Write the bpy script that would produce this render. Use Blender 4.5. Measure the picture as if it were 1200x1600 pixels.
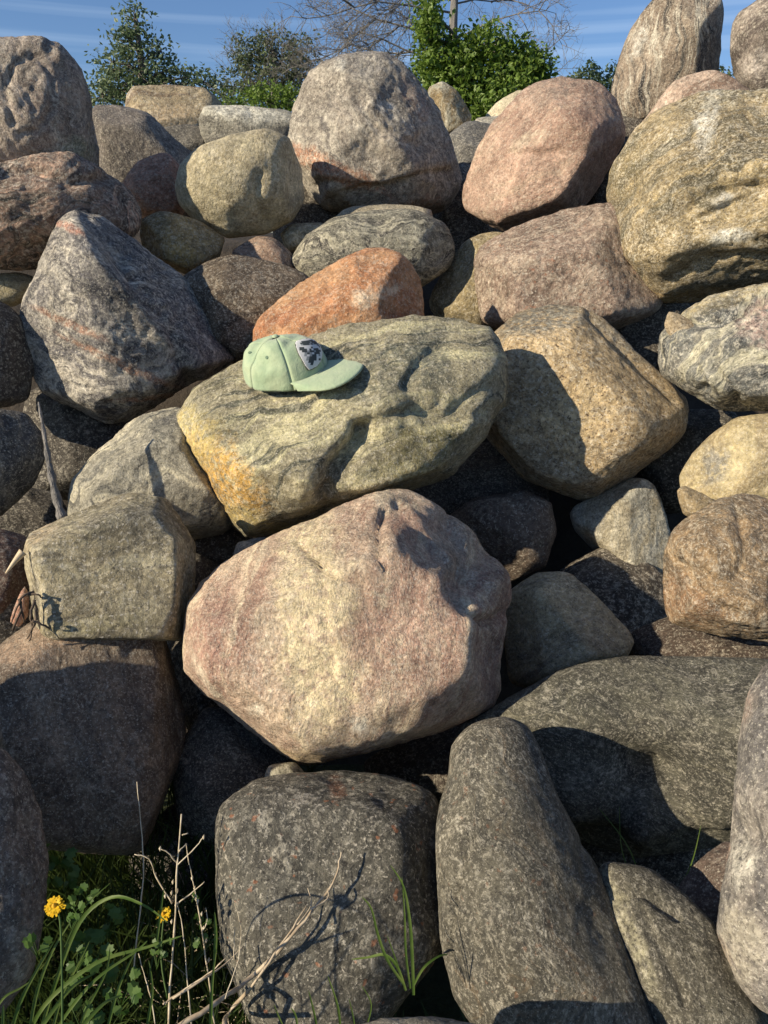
import bpy, bmesh, math, random
import numpy as np
from mathutils import Vector, Matrix
from mathutils.bvhtree import BVHTree

R = math.radians
sc = bpy.context.scene
for _o in list(bpy.data.objects):
    bpy.data.objects.remove(_o)

# ------------------------------------------------------------------ camera
CAM = Vector((0, 0, 1.3)); PITCH = R(20); F = 1202.0
cd = bpy.data.cameras.new('camera'); cam = bpy.data.objects.new('camera', cd)
sc.collection.objects.link(cam); sc.camera = cam
cam.location = CAM; cam.rotation_euler = (R(90) - PITCH, 0, 0)
cd.sensor_fit = 'VERTICAL'; cd.angle = 2 * math.atan(800 / F)
cd.sensor_height = 24; cd.lens = 24 * F / 1600
cd.clip_start = 0.05; cd.clip_end = 5000

# ------------------------------------------------------------------ light
SUN = Vector((-0.80, -0.42, 0.43)).normalized()      # direction towards the sun
EL = math.asin(SUN.z); AZ = math.atan2(SUN.x, SUN.y)  # azimuth from +Y, clockwise
w = bpy.data.worlds.new('World'); sc.world = w; w.use_nodes = True
nt = w.node_tree; nt.nodes.clear()
wo = nt.nodes.new('ShaderNodeOutputWorld'); bg = nt.nodes.new('ShaderNodeBackground')
sky = nt.nodes.new('ShaderNodeTexSky'); sky.sky_type = 'NISHITA'; sky.sun_disc = False
sky.sun_elevation = EL; sky.sun_rotation = AZ
sky.air_density = 1.0; sky.dust_density = 0.15; sky.ozone_density = 4.5
tcw = nt.nodes.new('ShaderNodeTexCoord')
mp = nt.nodes.new('ShaderNodeMapping'); mp.inputs['Scale'].default_value = (1.2, 1.2, 62)
mp.inputs['Rotation'].default_value = (0, R(-1.5), 0)
nz = nt.nodes.new('ShaderNodeTexNoise'); nz.inputs['Scale'].default_value = 1.0; nz.inputs['Detail'].default_value = 3
rp = nt.nodes.new('ShaderNodeValToRGB'); rp.color_ramp.elements[0].position = .46; rp.color_ramp.elements[1].position = .72
rp.color_ramp.elements[1].color = (.26, .26, .26, 1)
mx = nt.nodes.new('ShaderNodeMix'); mx.data_type = 'RGBA'
mx.inputs['B'].default_value = (7.0, 8.6, 10.5, 1)
L = nt.links.new
L(tcw.outputs['Generated'], mp.inputs['Vector']); L(mp.outputs[0], nz.inputs['Vector'])
L(nz.outputs['Fac'], rp.inputs[0]); L(rp.outputs[0], mx.inputs['Factor'])
tint = nt.nodes.new('ShaderNodeMix'); tint.data_type = 'RGBA'; tint.blend_type = 'MULTIPLY'; tint.inputs['Factor'].default_value = 1; tint.inputs['B'].default_value = (.98, 1.02, 1.14, 1)
L(sky.outputs[0], tint.inputs['A']); L(tint.outputs['Result'], mx.inputs['A']); L(mx.outputs['Result'], bg.inputs['Color'])
bg.inputs['Strength'].default_value = 0.078
L(bg.outputs[0], wo.inputs[0])
sl = bpy.data.lights.new('sun', 'SUN'); sl.energy = 5.0; sl.angle = R(0.55); sl.color = (1, .87, .66)
so = bpy.data.objects.new('sun', sl); sc.collection.objects.link(so)
so.rotation_euler = SUN.to_track_quat('Z', 'Y').to_euler()
sc.view_settings.view_transform = 'Standard'; sc.view_settings.look = 'None'
sc.view_settings.exposure = 0.43; sc.view_settings.gamma = 1; sc.view_settings.use_curve_mapping = False

# ------------------------------------------------------------------ pixel helpers
CR = Vector((1, 0, 0)); CF = Vector((0, math.cos(PITCH), -math.sin(PITCH))); CU = Vector((0, math.sin(PITCH), math.cos(PITCH)))
def ray(px, py):
    return (CF + CR * ((px - 600) / F) + CU * ((800 - py) / F)).normalized()
def at(px, py, d):
    return CAM + ray(px, py) * d
def project(W):   # (n,3) -> px
    V = W - np.array(CAM)
    x = V @ np.array(CR); y = V @ np.array(CU); z = np.maximum(V @ np.array(CF), 1e-3)
    return 600 + F * x / z, 800 - F * y / z

# ------------------------------------------------------------------ numpy noise
_rng = np.random.RandomState(7)
PERM = _rng.permutation(256); PERM = np.concatenate([PERM, PERM, PERM])
G = _rng.normal(size=(256, 3)); G /= np.linalg.norm(G, axis=1)[:, None]
def perlin(P):
    I = np.floor(P).astype(np.int64); f = P - I; I &= 255
    u = f * f * f * (f * (f * 6 - 15) + 10)
    out = 0
    for dx in (0, 1):
        wx = u[:, 0] if dx else 1 - u[:, 0]
        a = PERM[(I[:, 0] + dx) & 255]
        for dy in (0, 1):
            wy = u[:, 1] if dy else 1 - u[:, 1]
            b = PERM[a + ((I[:, 1] + dy) & 255)]
            for dz in (0, 1):
                wz = u[:, 2] if dz else 1 - u[:, 2]
                h = PERM[b + ((I[:, 2] + dz) & 255)]
                g = G[h]
                out = out + wx * wy * wz * (g[:, 0] * (f[:, 0] - dx) + g[:, 1] * (f[:, 1] - dy) + g[:, 2] * (f[:, 2] - dz))
    return out * 1.5
def fbm(P, oct=4, gain=.5):
    a, s, o = 1., 0, 0
    for i in range(oct):
        o = o + a * perlin(P * 2 ** i + 17.3 * i); a *= gain
    return o
def ridged(P, oct=3):
    a, o = 1., 0
    for i in range(oct):
        o = o + a * (1 - 2 * np.abs(perlin(P * 2 ** i + 31.7 * i))); a *= .5
    return o

# ------------------------------------------------------------------ object helpers
def link(o): sc.collection.objects.link(o); return o
def tag(o, label=None, cat=None, group=None, kind=None):
    if label: o['label'] = label
    if cat: o['category'] = cat
    if group: o['group'] = group
    if kind: o['kind'] = kind
    return o
def empty(name, loc=(0, 0, 0)):
    o = bpy.data.objects.new(name, None); o.location = loc; o.empty_display_size = .1; return link(o)
def meshobj(name, V, Fs, mat, parent=None, smooth=True):
    me = bpy.data.meshes.new(name); me.from_pydata([tuple(v) for v in V], [], Fs)
    if smooth: me.polygons.foreach_set('use_smooth', [True] * len(me.polygons))
    me.materials.append(mat); o = link(bpy.data.objects.new(name, me))
    if parent is not None:
        o.parent = parent
        if parent.type == 'EMPTY' and parent.location.length > 0:   # geometry is given in world space
            o.location = -parent.location
    return o

_ICO = {}
def ico(level):
    if level not in _ICO:
        bm = bmesh.new(); bmesh.ops.create_icosphere(bm, subdivisions=level, radius=1)
        V = np.array([v.co[:] for v in bm.verts]); V /= np.linalg.norm(V, axis=1)[:, None]
        Fc = np.array([[v.index for v in f.verts] for f in bm.faces], dtype=np.int32); bm.free()
        _ICO[level] = (V, Fc)
    return _ICO[level]

# ------------------------------------------------------------------ materials
WB = (1.0, 1.0, 1.06); KALB = .88
def lin(c): c /= 255.; return c / 12.92 if c < .04045 else ((c + .055) / 1.055) ** 2.4
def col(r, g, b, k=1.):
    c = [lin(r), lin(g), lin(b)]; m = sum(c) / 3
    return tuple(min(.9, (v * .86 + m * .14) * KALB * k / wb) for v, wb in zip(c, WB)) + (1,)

class NB:
    """small node-building helper"""
    def __init__(s, name):
        s.m = bpy.data.materials.new(name); s.m.use_nodes = True; s.nt = s.m.node_tree
        s.nt.nodes.clear(); s.out = s.n('ShaderNodeOutputMaterial'); s.b = s.n('ShaderNodeBsdfPrincipled')
        s.l(s.b.outputs[0], s.out.inputs[0])
    def n(s, t, **k):
        x = s.nt.nodes.new(t)
        for a, v in k.items(): setattr(x, a, v)
        return x
    def l(s, a, b): s.nt.links.new(a, b)
    def val(s, sock, v):
        if isinstance(v, bpy.types.NodeSocket): s.l(v, sock)
        else: sock.default_value = v
    def math(s, op, a, b=0., c=0., clamp=False):
        x = s.n('ShaderNodeMath', operation=op); x.use_clamp = clamp
        s.val(x.inputs[0], a); s.val(x.inputs[1], b); s.val(x.inputs[2], c); return x.outputs[0]
    def vmath(s, op, a, b=(0, 0, 0)):
        x = s.n('ShaderNodeVectorMath', operation=op); s.val(x.inputs[0], a); s.val(x.inputs[1], b); return x
    def noise(s, v, scale, detail=4, rough=.5, dist=0.):
        x = s.n('ShaderNodeTexNoise'); s.val(x.inputs['Vector'], v); x.inputs['Scale'].default_value = scale
        x.inputs['Detail'].default_value = detail; x.inputs['Roughness'].default_value = rough
        x.inputs['Distortion'].default_value = dist; return x
    def rng(s, v, a, b, lo=0., hi=1., smooth=True):
        x = s.n('ShaderNodeMapRange'); x.interpolation_type = 'SMOOTHSTEP' if smooth else 'LINEAR'
        s.val(x.inputs['Value'], v); x.inputs['From Min'].default_value = a; x.inputs['From Max'].default_value = b
        x.inputs['To Min'].default_value = lo; x.inputs['To Max'].default_value = hi; return x.outputs[0]
    def mix(s, f, a, b, mode='MIX'):
        x = s.n('ShaderNodeMix', data_type='RGBA', blend_type=mode)
        s.val(x.inputs['Factor'], f); s.val(x.inputs['A'], a); s.val(x.inputs['B'], b); return x.outputs['Result']
    def map(s, v, rot=(0, 0, 0), scale=(1, 1, 1), loc=(0, 0, 0)):
        x = s.n('ShaderNodeMapping'); s.val(x.inputs['Vector'], v)
        x.inputs['Rotation'].default_value = rot; x.inputs['Scale'].default_value = scale; x.inputs['Location'].default_value = loc
        return x.outputs[0]

def rock_mat(c1, c2, c3=None, c4=None, ang=0, tilt=35, bf=9, bw=.08, bs=.75, blot=6, sp=.6, spd=.6, gs=190,
             patches=(), seed=0, bump=1., vein=0., veinc=None, dark=None, orange=0., con=.8):
    """c1/c2 blotches, c3 bands crossing at image angle ang, sp/spd strength of pale/dark grains, the pale ones painting glints too"""
    n = NB('rock'); rs = random.Random(seed)
    ref = [(a + b) / 2 for a, b in zip(c1, c2)]
    exg = lambda c, k: tuple(max(.02, min(.85, r_ + (v - r_) * k)) for v, r_ in zip(c[:3], ref)) + (1,)
    if c3: c3 = exg(c3, 1.35)
    if c4: c4 = exg(c4, 1.35)
    con = con * rs.uniform(.55, 1.0); gs = gs * rs.uniform(.75, 1.35)
    tc = n.n('ShaderNodeTexCoord').outputs['Object']
    off = (rs.uniform(-9, 9), rs.uniform(-9, 9), rs.uniform(-9, 9))
    P = n.map(tc, loc=off)
    wv = n.noise(P, 4.5, 3, .5)
    warp = n.vmath('SCALE', n.vmath('SUBTRACT', wv.outputs['Color'], (.5, .5, .5)).outputs[0]); warp.inputs['Scale'].default_value = bw * 2.4
    PW = n.vmath('ADD', P, warp.outputs[0]).outputs[0]
    big = n.noise(P, blot, 7, .62, .4).outputs['Fac']
    c = n.mix(n.rng(big, .38, .62), c1, c2)
    # bands: rotate so that x runs across the bands
    PB = n.map(n.map(PW, rot=(R(tilt), 0, -R(ang + 90))), scale=(bf, bf * .09, bf * .16))
    band = n.noise(PB, 2.2, 7, .68).outputs['Fac']
    if c3: c = n.mix(n.rng(band, .48, .60, 0, min(1, bs * 1.15)), c, c3)
    if c4:
        PB2 = n.map(n.map(PW, rot=(R(tilt), 0, -R(ang + 90))), scale=(bf * 1.7, bf * .12, bf * .2), loc=(3, 7, 1))
        b2 = n.noise(PB2, 2.4, 6, .7).outputs['Fac']
        c = n.mix(n.rng(b2, .52, .62, 0, min(1, bs * 1.1)), c, c4)
    if vein:
        vn = n.noise(PW, 5.5, 4, .55, .9).outputs['Fac']
        vm = n.rng(n.math('ABSOLUTE', n.math('SUBTRACT', vn, .5)), 0, .014, vein, 0)
        c = n.mix(vm, c, veinc or col(225, 215, 195))
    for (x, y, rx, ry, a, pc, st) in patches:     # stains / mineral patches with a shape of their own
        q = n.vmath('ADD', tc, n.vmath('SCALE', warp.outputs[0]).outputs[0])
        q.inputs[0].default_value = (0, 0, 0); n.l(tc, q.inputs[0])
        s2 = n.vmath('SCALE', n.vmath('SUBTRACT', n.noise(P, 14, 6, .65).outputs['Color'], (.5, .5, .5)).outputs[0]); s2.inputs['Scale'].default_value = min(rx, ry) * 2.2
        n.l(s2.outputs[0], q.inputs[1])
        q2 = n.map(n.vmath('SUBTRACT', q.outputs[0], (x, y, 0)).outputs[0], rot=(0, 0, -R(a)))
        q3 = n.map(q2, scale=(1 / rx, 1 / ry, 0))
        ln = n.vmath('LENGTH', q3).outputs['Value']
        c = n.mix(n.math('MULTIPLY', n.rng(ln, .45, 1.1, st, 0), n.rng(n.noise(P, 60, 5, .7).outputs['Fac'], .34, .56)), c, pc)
    # grains, the palest doubling as painted glints
    g1 = n.noise(P, gs, 3, .75).outputs['Fac']; g2 = n.noise(n.map(P, loc=(5, 5, 5)), gs * .8, 3, .8).outputs['Fac']
    med = n.noise(n.map(P, loc=(2, 9, 5)), gs * .22, 5, .75).outputs['Fac']
    vo = n.n('ShaderNodeTexVoronoi'); vo.inputs['Scale'].default_value = gs * .8; n.l(P, vo.inputs['Vector'])
    cell = n.n('ShaderNodeSeparateColor'); n.l(vo.outputs['Color'], cell.inputs[0])
    c = n.mix(1, c, n.n('ShaderNodeCombineColor').outputs[0], 'MULTIPLY') if False else c
    wsm = n.vmath('SCALE', warp.outputs[0]); wsm.inputs['Scale'].default_value = .35
    PL = n.vmath('ADD', P, wsm.outputs[0]).outputs[0]
    rotd = n.map(PL, rot=(R(tilt), 0, -R(ang + 90)))
    gk = gs / 190
    stn = n.noise(n.map(rotd, scale=(115 * gk, 78 * gk, 90 * gk), loc=(1, 4, 2)), 1.0, 3, .8).outputs['Fac']
    stn2 = n.noise(n.map(rotd, scale=(36, 21, 26), loc=(6, 4, 2)), 1.0, 6, .78).outputs['Fac']
    mcon = n.noise(n.map(P, loc=(8, 1, 3)), 7, 5, .65).outputs['Fac']
    kk = n.rng(mcon, .36, .64, .40 * con, 1.0 * con)
    lt, dk_ = n.mix(.42, c, col(230, 218, 198)), n.mix(.50, c, dark or col(62, 56, 52))
    c = n.mix(n.math('MULTIPLY', n.rng(stn2, .52, .66), kk), c, lt)
    c = n.mix(n.math('MULTIPLY', n.rng(stn2, .47, .34), kk), c, dk_)
    c = n.mix(n.math('MULTIPLY', n.rng(stn, .51, .62), kk), c, n.mix(.50, c, col(240, 230, 212)))
    c = n.mix(n.math('MULTIPLY', n.rng(stn, .48, .38), kk), c, n.mix(.55, c, dark or col(52, 47, 44)))
    bright = n.math('MULTIPLY_ADD', cell.outputs[0], .65 * (sp + spd) * .5, 1 - .33 * (sp + spd) * .5)
    bright = n.math('MULTIPLY', bright, n.rng(n.noise(n.map(P, loc=(4, 4, 9)), 5.5, 8, .72, .6).outputs['Fac'], .32, .68, .70, 1.30, False))
    bright = n.math('MULTIPLY', bright, n.rng(med, .28, .72, .66, 1.34, False))
    sc_ = n.vmath('SCALE', c); n.l(bright, sc_.inputs['Scale']); c = sc_.outputs[0]
    c = n.mix(n.rng(g1, .56, .70, 0, sp), c, n.mix(.35, c, col(238, 228, 212), 'MIX'))  # pale mineral grains pushed near white to paint sunlit glitter
    lightg = n.mix(.75, c, col(225, 215, 200))
    c = n.mix(n.rng(g1, .55, .66, 0, sp), c, lightg)
    c = n.mix(n.rng(g2, .54, .66, 0, spd), c, dark or col(52, 48, 46))
    if orange: c = n.mix(n.rng(n.noise(P, gs * .35, 2, .5).outputs['Fac'], .66, .72, 0, orange), c, col(190, 110, 60))
    n.l(c, n.b.inputs['Base Color'])
    n.b.inputs['Roughness'].default_value = .78; n.b.inputs['Specular IOR Level'].default_value = .35
    h1 = n.noise(P, 26, 10, .70).outputs['Fac']
    hgt = n.math('ADD', n.math('MULTIPLY', h1, .020 * bump), n.math('ADD', n.math('MULTIPLY', band, .012 * bump), n.math('MULTIPLY', stn2, .006 * bump)))
    hgt = n.math('ADD', hgt, n.math('MULTIPLY', g1, .0030 * bump))
    bp = n.n('ShaderNodeBump'); bp.inputs['Strength'].default_value = .8; bp.inputs['Distance'].default_value = 1.0
    n.l(hgt, bp.inputs['Height']); n.l(bp.outputs[0], n.b.inputs['Normal'])
    return n.m

# ------------------------------------------------------------------ boulders
BVH = {}
def boulder(key, label, pts, d, mat, thick=.8, p=2.3, planes=(), q=26, fac=0, rough=1., strata=None, sculpt=(), lvl=5,
            cat='boulder', name='boulder', sm=2.0, seed=None, group='boulders heaped in the pile', low=.85, off=None, chips=64, soft=False, nb=7, be=(28, 50)):
    seed = seed if seed is not None else sum(ord(ch) * (i + 3) for i, ch in enumerate(key)) % 9973
    rs = np.random.RandomState(seed)
    pts = np.array(pts, float)
    x, y = pts[:, 0], pts[:, 1]; x2, y2 = np.roll(x, -1), np.roll(y, -1)
    A = (x * y2 - x2 * y).sum() / 2
    cx, cy = ((x + x2) * (x * y2 - x2 * y)).sum() / (6 * A), ((y + y2) * (x * y2 - x2 * y)).sum() / (6 * A)
    C = at(cx, cy, d)
    zb = -ray(cx, cy); xb = CU.cross(zb).normalized(); yb = zb.cross(xb)      # right, up, towards the viewer
    loc = []
    for px, py in pts:
        r = ray(px, py); t = (C - CAM).dot(zb) / r.dot(zb); q_ = CAM + r * t - C
        loc.append((q_.dot(xb), q_.dot(yb)))
    loc = np.array(loc)
    # silhouette radius by angle
    TH = np.linspace(-math.pi, math.pi, 721)[:-1]; RR = np.zeros(720)
    a, b = loc, np.roll(loc, -1, 0)
    for i, th in enumerate(TH):
        dx, dy = math.cos(th), math.sin(th); best = 0
        e = b - a; den = dx * e[:, 1] - dy * e[:, 0]
        ok = np.abs(den) > 1e-12
        t = (a[:, 0] * e[:, 1] - a[:, 1] * e[:, 0])[ok] / den[ok]; s = (a[:, 0] * dy - a[:, 1] * dx)[ok] / den[ok]
        v = t[(t > 0) & (s >= -1e-6) & (s <= 1 + 1e-6)]
        RR[i] = v.max() if len(v) else RR[i - 1]
    k = np.exp(-.5 * (np.arange(-20, 21) / (sm * 2)) ** 2); k /= k.sum()
    RR = np.convolve(np.concatenate([RR[-20:], RR, RR[:20]]), k, 'valid')
    ft = np.fft.rfft(RR); ft[3:] = 0; RL = np.fft.irfft(ft, 720) * low
    RL = np.maximum(RL, RR.min() * .7)
    if not soft: RR = RR * 1.025
    Rm = RR.mean(); T = thick * Rm
    D, Fc = ico(lvl)
    th = np.arctan2(D[:, 1], D[:, 0]); rho = np.hypot(D[:, 0], D[:, 1])
    ii = (th + math.pi) / (2 * math.pi) * 720; i0 = np.floor(ii).astype(int) % 720; fr = ii - np.floor(ii)
    rr = RR[i0] * (1 - fr) + RR[(i0 + 1) % 720] * fr; rl = RL[i0] * (1 - fr) + RL[(i0 + 1) % 720] * fr
    wgt = np.clip((rho - .45) / .5, 0, 1) if soft else np.clip((rho - .28) / .50, 0, 1); wgt = wgt * wgt * (3 - 2 * wgt)
    Re = rr * wgt + rl * (1 - wgt)
    if not soft: p = max(p, 2.8); thick = max(thick, .85); T = thick * Rm
    rad = ((rho / Re) ** p + (np.abs(D[:, 2]) / T) ** p) ** (-1 / p)
    base = D * rad[:, None]
    pl = [(np.array(n_, float), f_) for n_, f_ in planes]
    for i in range(fac):
        n_ = rs.normal(size=3); n_[2] = abs(n_[2]) * .8 + .15
        pl.append((n_, rs.uniform(.80, .93)))
    so_ = rs.uniform(-50, 50, 3)
    for n_, f_ in pl:
        n_ = n_ / np.linalg.norm(n_)
        hmax = (base @ n_).max() * f_
        dn = D @ n_
        wob = 1 + (.028 if soft else .014) * fbm(D * 2.2 + so_ + n_ * 5, 2)
        rp_ = np.where(dn > .04, hmax * wob / np.maximum(dn, .04), 1e3)
        qq = q if soft else max(q, 60)
        rad = (rad ** -qq + rp_ ** -qq) ** (-1 / qq)
    if not soft:                              # broad flat faces leaning in from the sides of the outline
        poly = [tuple(v) for v in loc]
        while len(poly) > nb:
            ar = [abs((poly[i][0] - poly[i - 1][0]) * (poly[(i + 1) % len(poly)][1] - poly[i - 1][1]) - (poly[(i + 1) % len(poly)][0] - poly[i - 1][0]) * (poly[i][1] - poly[i - 1][1])) for i in range(len(poly))]
            poly.pop(int(np.argmin(ar)))
        loops = [(1, rs.uniform(be[0], be[1], len(poly))), (-1, rs.uniform(35, 55, len(poly)))]
        for sgn, bev in loops:
            for i in range(len(poly)):
                (x0, y0), (x1, y1) = poly[i], poly[(i + 1) % len(poly)]
                ex, ey = x1 - x0, y1 - y0; ln = math.hypot(ex, ey); nx, ny = ey / ln, -ex / ln
                dist = max(q_[0] * nx + q_[1] * ny for q_ in (poly[i], poly[(i + 1) % len(poly)]))
                if dist < 0: nx, ny, dist = -nx, -ny, -dist
                b_ = R(bev[i] if ny > -.3 else bev[i] * .5); n_ = np.array([nx * math.cos(b_), ny * math.cos(b_), sgn * math.sin(b_)])
                hh = math.cos(b_) * dist * 1.01 + math.sin(b_) * T * rs.uniform(.0, .22)
                dn = D @ n_; rp_ = np.where(dn > .04, hh * (1 + .010 * fbm(D * 2.2 + so_ + n_ * 5, 2)) / np.maximum(dn, .04), 1e3)
                rad = (rad ** -90. + rp_ ** -90.) ** (-1 / 90.)
        n_ = np.array([rs.uniform(-.16, .16), rs.uniform(-.05, .25), 1.]); n_ /= np.linalg.norm(n_)
        dn = D @ n_; rp_ = np.where(dn > .04, T * .80 * (1 + .010 * fbm(D * 2.2 + so_, 2)) / np.maximum(dn, .04), 1e3)
        rad = (rad ** -90. + rp_ ** -90.) ** (-1 / 90.)
    if not soft:                              # small flat breaks shaved off the convex parts
        base2 = D * rad[:, None]; qc = 140.
        for i in range(chips):
            n_ = rs.normal(size=3); n_[2] = abs(n_[2]) * .9 - .1; n_ /= np.linalg.norm(n_)
            hmax = (base2 @ n_).max() * (1 - rs.uniform(.006, .050) * rough)
            dn = D @ n_
            rp_ = np.where(dn > .05, hmax * (1 + .006 * perlin(D * 6 + so_ + i)) / np.maximum(dn, .05), 1e3)
            rad = np.where(rp_ < rad * 1.05, (rad ** -qc + rp_ ** -qc) ** (-1 / qc), rad)
    Pn = D * rad[:, None] / Rm
    LW = .050 if soft else .026
    disp = LW * fbm(Pn * 1.3 + so_, 2) + (.016 if soft else .012) * rough * fbm(Pn * 3.2 + so_, 4, .55) + .004 * rough * (ridged(Pn * 5 + so_ + 3, 3) - 1)
    disp += .009 * rough * fbm(Pn * 13 + so_, 4, .6)
    pit = fbm(Pn * 7 - so_ * .7, 3); disp -= .008 * rough * np.clip(pit - .35, 0, .4)
    # chipped facets: quantised low noise gives small breaks
    ch = fbm(Pn * 2.4 - so_, 2); st_ = ch * 4; stp = (np.floor(st_) + np.clip((st_ - np.floor(st_)) * 8, 0, 1)) / 4
    disp += (.004 if soft else .008) * rough * (stp - ch)
    if strata:
        ang, tl, fq, am = strata
        ax = np.array([-math.sin(R(ang)) * math.cos(R(tl)), math.cos(R(ang)) * math.cos(R(tl)), math.sin(R(tl))])
        s_ = Pn @ ax + .10 * fbm(Pn * 1.6 + so_, 2)
        Q = Pn * .55; Q = Q - (Q @ ax)[:, None] * ax + (s_ * fq)[:, None] * ax
        disp += am * (ridged(Q + so_, 3) - 1) * .6
    fade = .35 + .65 * np.clip((1 - rho) * 3, 0, 1)                          # keep the outline true
    lowp = LW * fbm(Pn * 1.3 + so_, 2)
    disp = disp - lowp * (1 - fade)
    P_ = Pn * Rm + D * (disp * Rm)[:, None]
    M = np.array([list(xb), list(yb), list(zb)]).T
    if sculpt:
        Wd = P_ @ M.T + np.array(C)
        X, Y = project(Wd)
        X = X + 3 * fbm(Pn * 5 + so_, 2); Y = Y + 3 * fbm(Pn * 5 - so_, 2)
        front = np.clip(D[:, 2] * 4 + .6, 0, 1); dd = np.zeros(len(D))
        for s in sculpt:
            if s[0] == 'groove':
                _, line, wd, dp = s; line = np.array(line, float); best = np.full(len(D), 1e9)
                for (ax_, ay_), (bx_, by_) in zip(line[:-1], line[1:]):
                    ex, ey = bx_ - ax_, by_ - ay_; t = np.clip(((X - ax_) * ex + (Y - ay_) * ey) / (ex * ex + ey * ey), 0, 1)
                    best = np.minimum(best, np.hypot(X - ax_ - t * ex, Y - ay_ - t * ey))
                dd -= dp * np.exp(-(best / wd) ** 2)
            elif s[0] == 'bump':
                _, bx_, by_, rx, ry, an, am = s; ca, sa = math.cos(R(an)), math.sin(R(an))
                u = (X - bx_) * ca - (Y - by_) * sa; v = (X - bx_) * sa + (Y - by_) * ca
                dd += am * np.exp(-(u / rx) ** 2 - (v / ry) ** 2)
            elif s[0] == 'step':      # lower the side right of a->b (image) by dp, over width wd, within range rg
                _, (ax_, ay_), (bx_, by_), wd, dp, rg = s
                ex, ey = bx_ - ax_, by_ - ay_; ln = math.hypot(ex, ey); ex /= ln; ey /= ln
                sd = (X - ax_) * -ey + (Y - ay_) * ex; al = (X - ax_) * ex + (Y - ay_) * ey
                m_ = np.clip((al + wd) / wd / 2, 0, 1) * np.clip((ln - al + wd) / wd / 2, 0, 1)
                dd -= dp * m_ * np.clip(sd / wd, 0, 1) * np.exp(-np.maximum(sd, 0) / rg)
        P_ = P_ + (dd * front)[:, None] * D
    me = bpy.data.meshes.new(name)
    me.vertices.add(len(P_)); me.vertices.foreach_set('co', P_.astype(np.float32).ravel())
    me.loops.add(Fc.size); me.loops.foreach_set('vertex_index', Fc.ravel())
    me.polygons.add(len(Fc)); me.polygons.foreach_set('loop_start', np.arange(0, Fc.size, 3, dtype=np.int32))
    me.update(calc_edges=True)
    me.polygons.foreach_set('use_smooth', np.ones(len(Fc), bool))
    o = link(bpy.data.objects.new(name, me))
    o.matrix_world = Matrix.Translation(C) @ Matrix(M.tolist()).to_4x4()
    tag(o, label, cat, group)
    # patches given in pixels -> local metres
    mk = dict(mat); sc1 = d / F
    mk['patches'] = [((px - cx) * sc1, (cy - py) * sc1, rx * sc1, ry * sc1, an, c_, s_) for px, py, rx, ry, an, c_, s_ in mk.get('patches', ())]
    mk.setdefault('seed', seed)
    me.materials.append(rock_mat(**mk))
    Wd = P_ @ M.T + np.array(C)
    BVH[key] = (Wd, Fc)
    return o
_trees = {}
def hit(px, py, keys, lift=0.):
    r = ray(px, py); best = None
    for k in keys:
        if k not in _trees: _trees[k] = BVHTree.FromPolygons(BVH[k][0].tolist(), BVH[k][1].tolist())
        h = _trees[k].ray_cast(CAM, r)
        if h[0] is not None and (best is None or h[3] < best[3]): best = h
    if best is None: return None
    return best[0] + best[1] * lift

D_ = dict
GREY = D_(c1=col(118, 114, 104), c2=col(150, 143, 128), c3=col(95, 92, 86))
DK = D_(c1=col(110, 102, 94), c2=col(138, 126, 112), c3=col(90, 84, 80), sp=.5, spd=.5)

# ================================================================== ground, and a bank added inside the pile to stop light leaking through
def soil_mat(name, a, b, s=9):
    n = NB(name); P = n.n('ShaderNodeTexCoord').outputs['Object']
    f = n.noise(P, s, 8, .7).outputs['Fac']; c = n.mix(n.rng(f, .35, .65), a, b)
    c = n.mix(n.rng(n.noise(P, 130, 4, .7).outputs['Fac'], .55, .7, 0, .4), c, (.09, .075, .055, 1))
    n.l(c, n.b.inputs['Base Color']); n.b.inputs['Roughness'].default_value = .95
    bp = n.n('ShaderNodeBump'); bp.inputs['Distance'].default_value = .03; n.l(f, bp.inputs['Height']); n.l(bp.outputs[0], n.b.inputs['Normal'])
    return n.m
def ground_mat():
    n = NB('ground'); P = n.n('ShaderNodeTexCoord').outputs['Object']
    f = n.noise(P, .6, 8, .65).outputs['Fac']
    g = n.mix(n.rng(n.noise(P, 30, 6, .7).outputs['Fac'], .35, .65), (.035, .055, .016, 1), (.085, .10, .035, 1))
    c = n.mix(n.rng(f, .46, .6), g, (.10, .075, .05, 1))
    n.l(c, n.b.inputs['Base Color']); n.b.inputs['Roughness'].default_value = .95
    bp = n.n('ShaderNodeBump'); bp.inputs['Distance'].default_value = .05
    n.l(n.noise(P, 25, 8, .7).outputs['Fac'], bp.inputs['Height']); n.l(bp.outputs[0], n.b.inputs['Normal'])
    return n.m
def build_ground():
    xs = np.concatenate([-np.geomspace(1500, 3, 24), np.linspace(-2.6, 2.6, 53), np.geomspace(3, 1500, 24)])
    ys = np.concatenate([-np.geomspace(1500, 2, 20), np.linspace(-1.5, 3, 46), np.geomspace(3.4, 2500, 26)])
    X, Y = np.meshgrid(xs, ys); P = np.stack([X.ravel(), Y.ravel(), 0 * X.ravel()], 1)
    amp = .03 + .25 * np.clip((np.hypot(P[:, 0], P[:, 1]) - 6) / 60, 0, 1)
    P[:, 2] = amp * fbm(P * 1.1, 3) * np.where(np.hypot(P[:, 0], P[:, 1]) > 6, .6, 1)
    nx, ny = len(xs), len(ys)
    Fs = [(j * nx + i, j * nx + i + 1, (j + 1) * nx + i + 1, (j + 1) * nx + i) for j in range(ny - 1) for i in range(nx - 1)]
    tag(meshobj('ground', P, Fs, ground_mat()), kind='structure')
build_ground()
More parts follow.
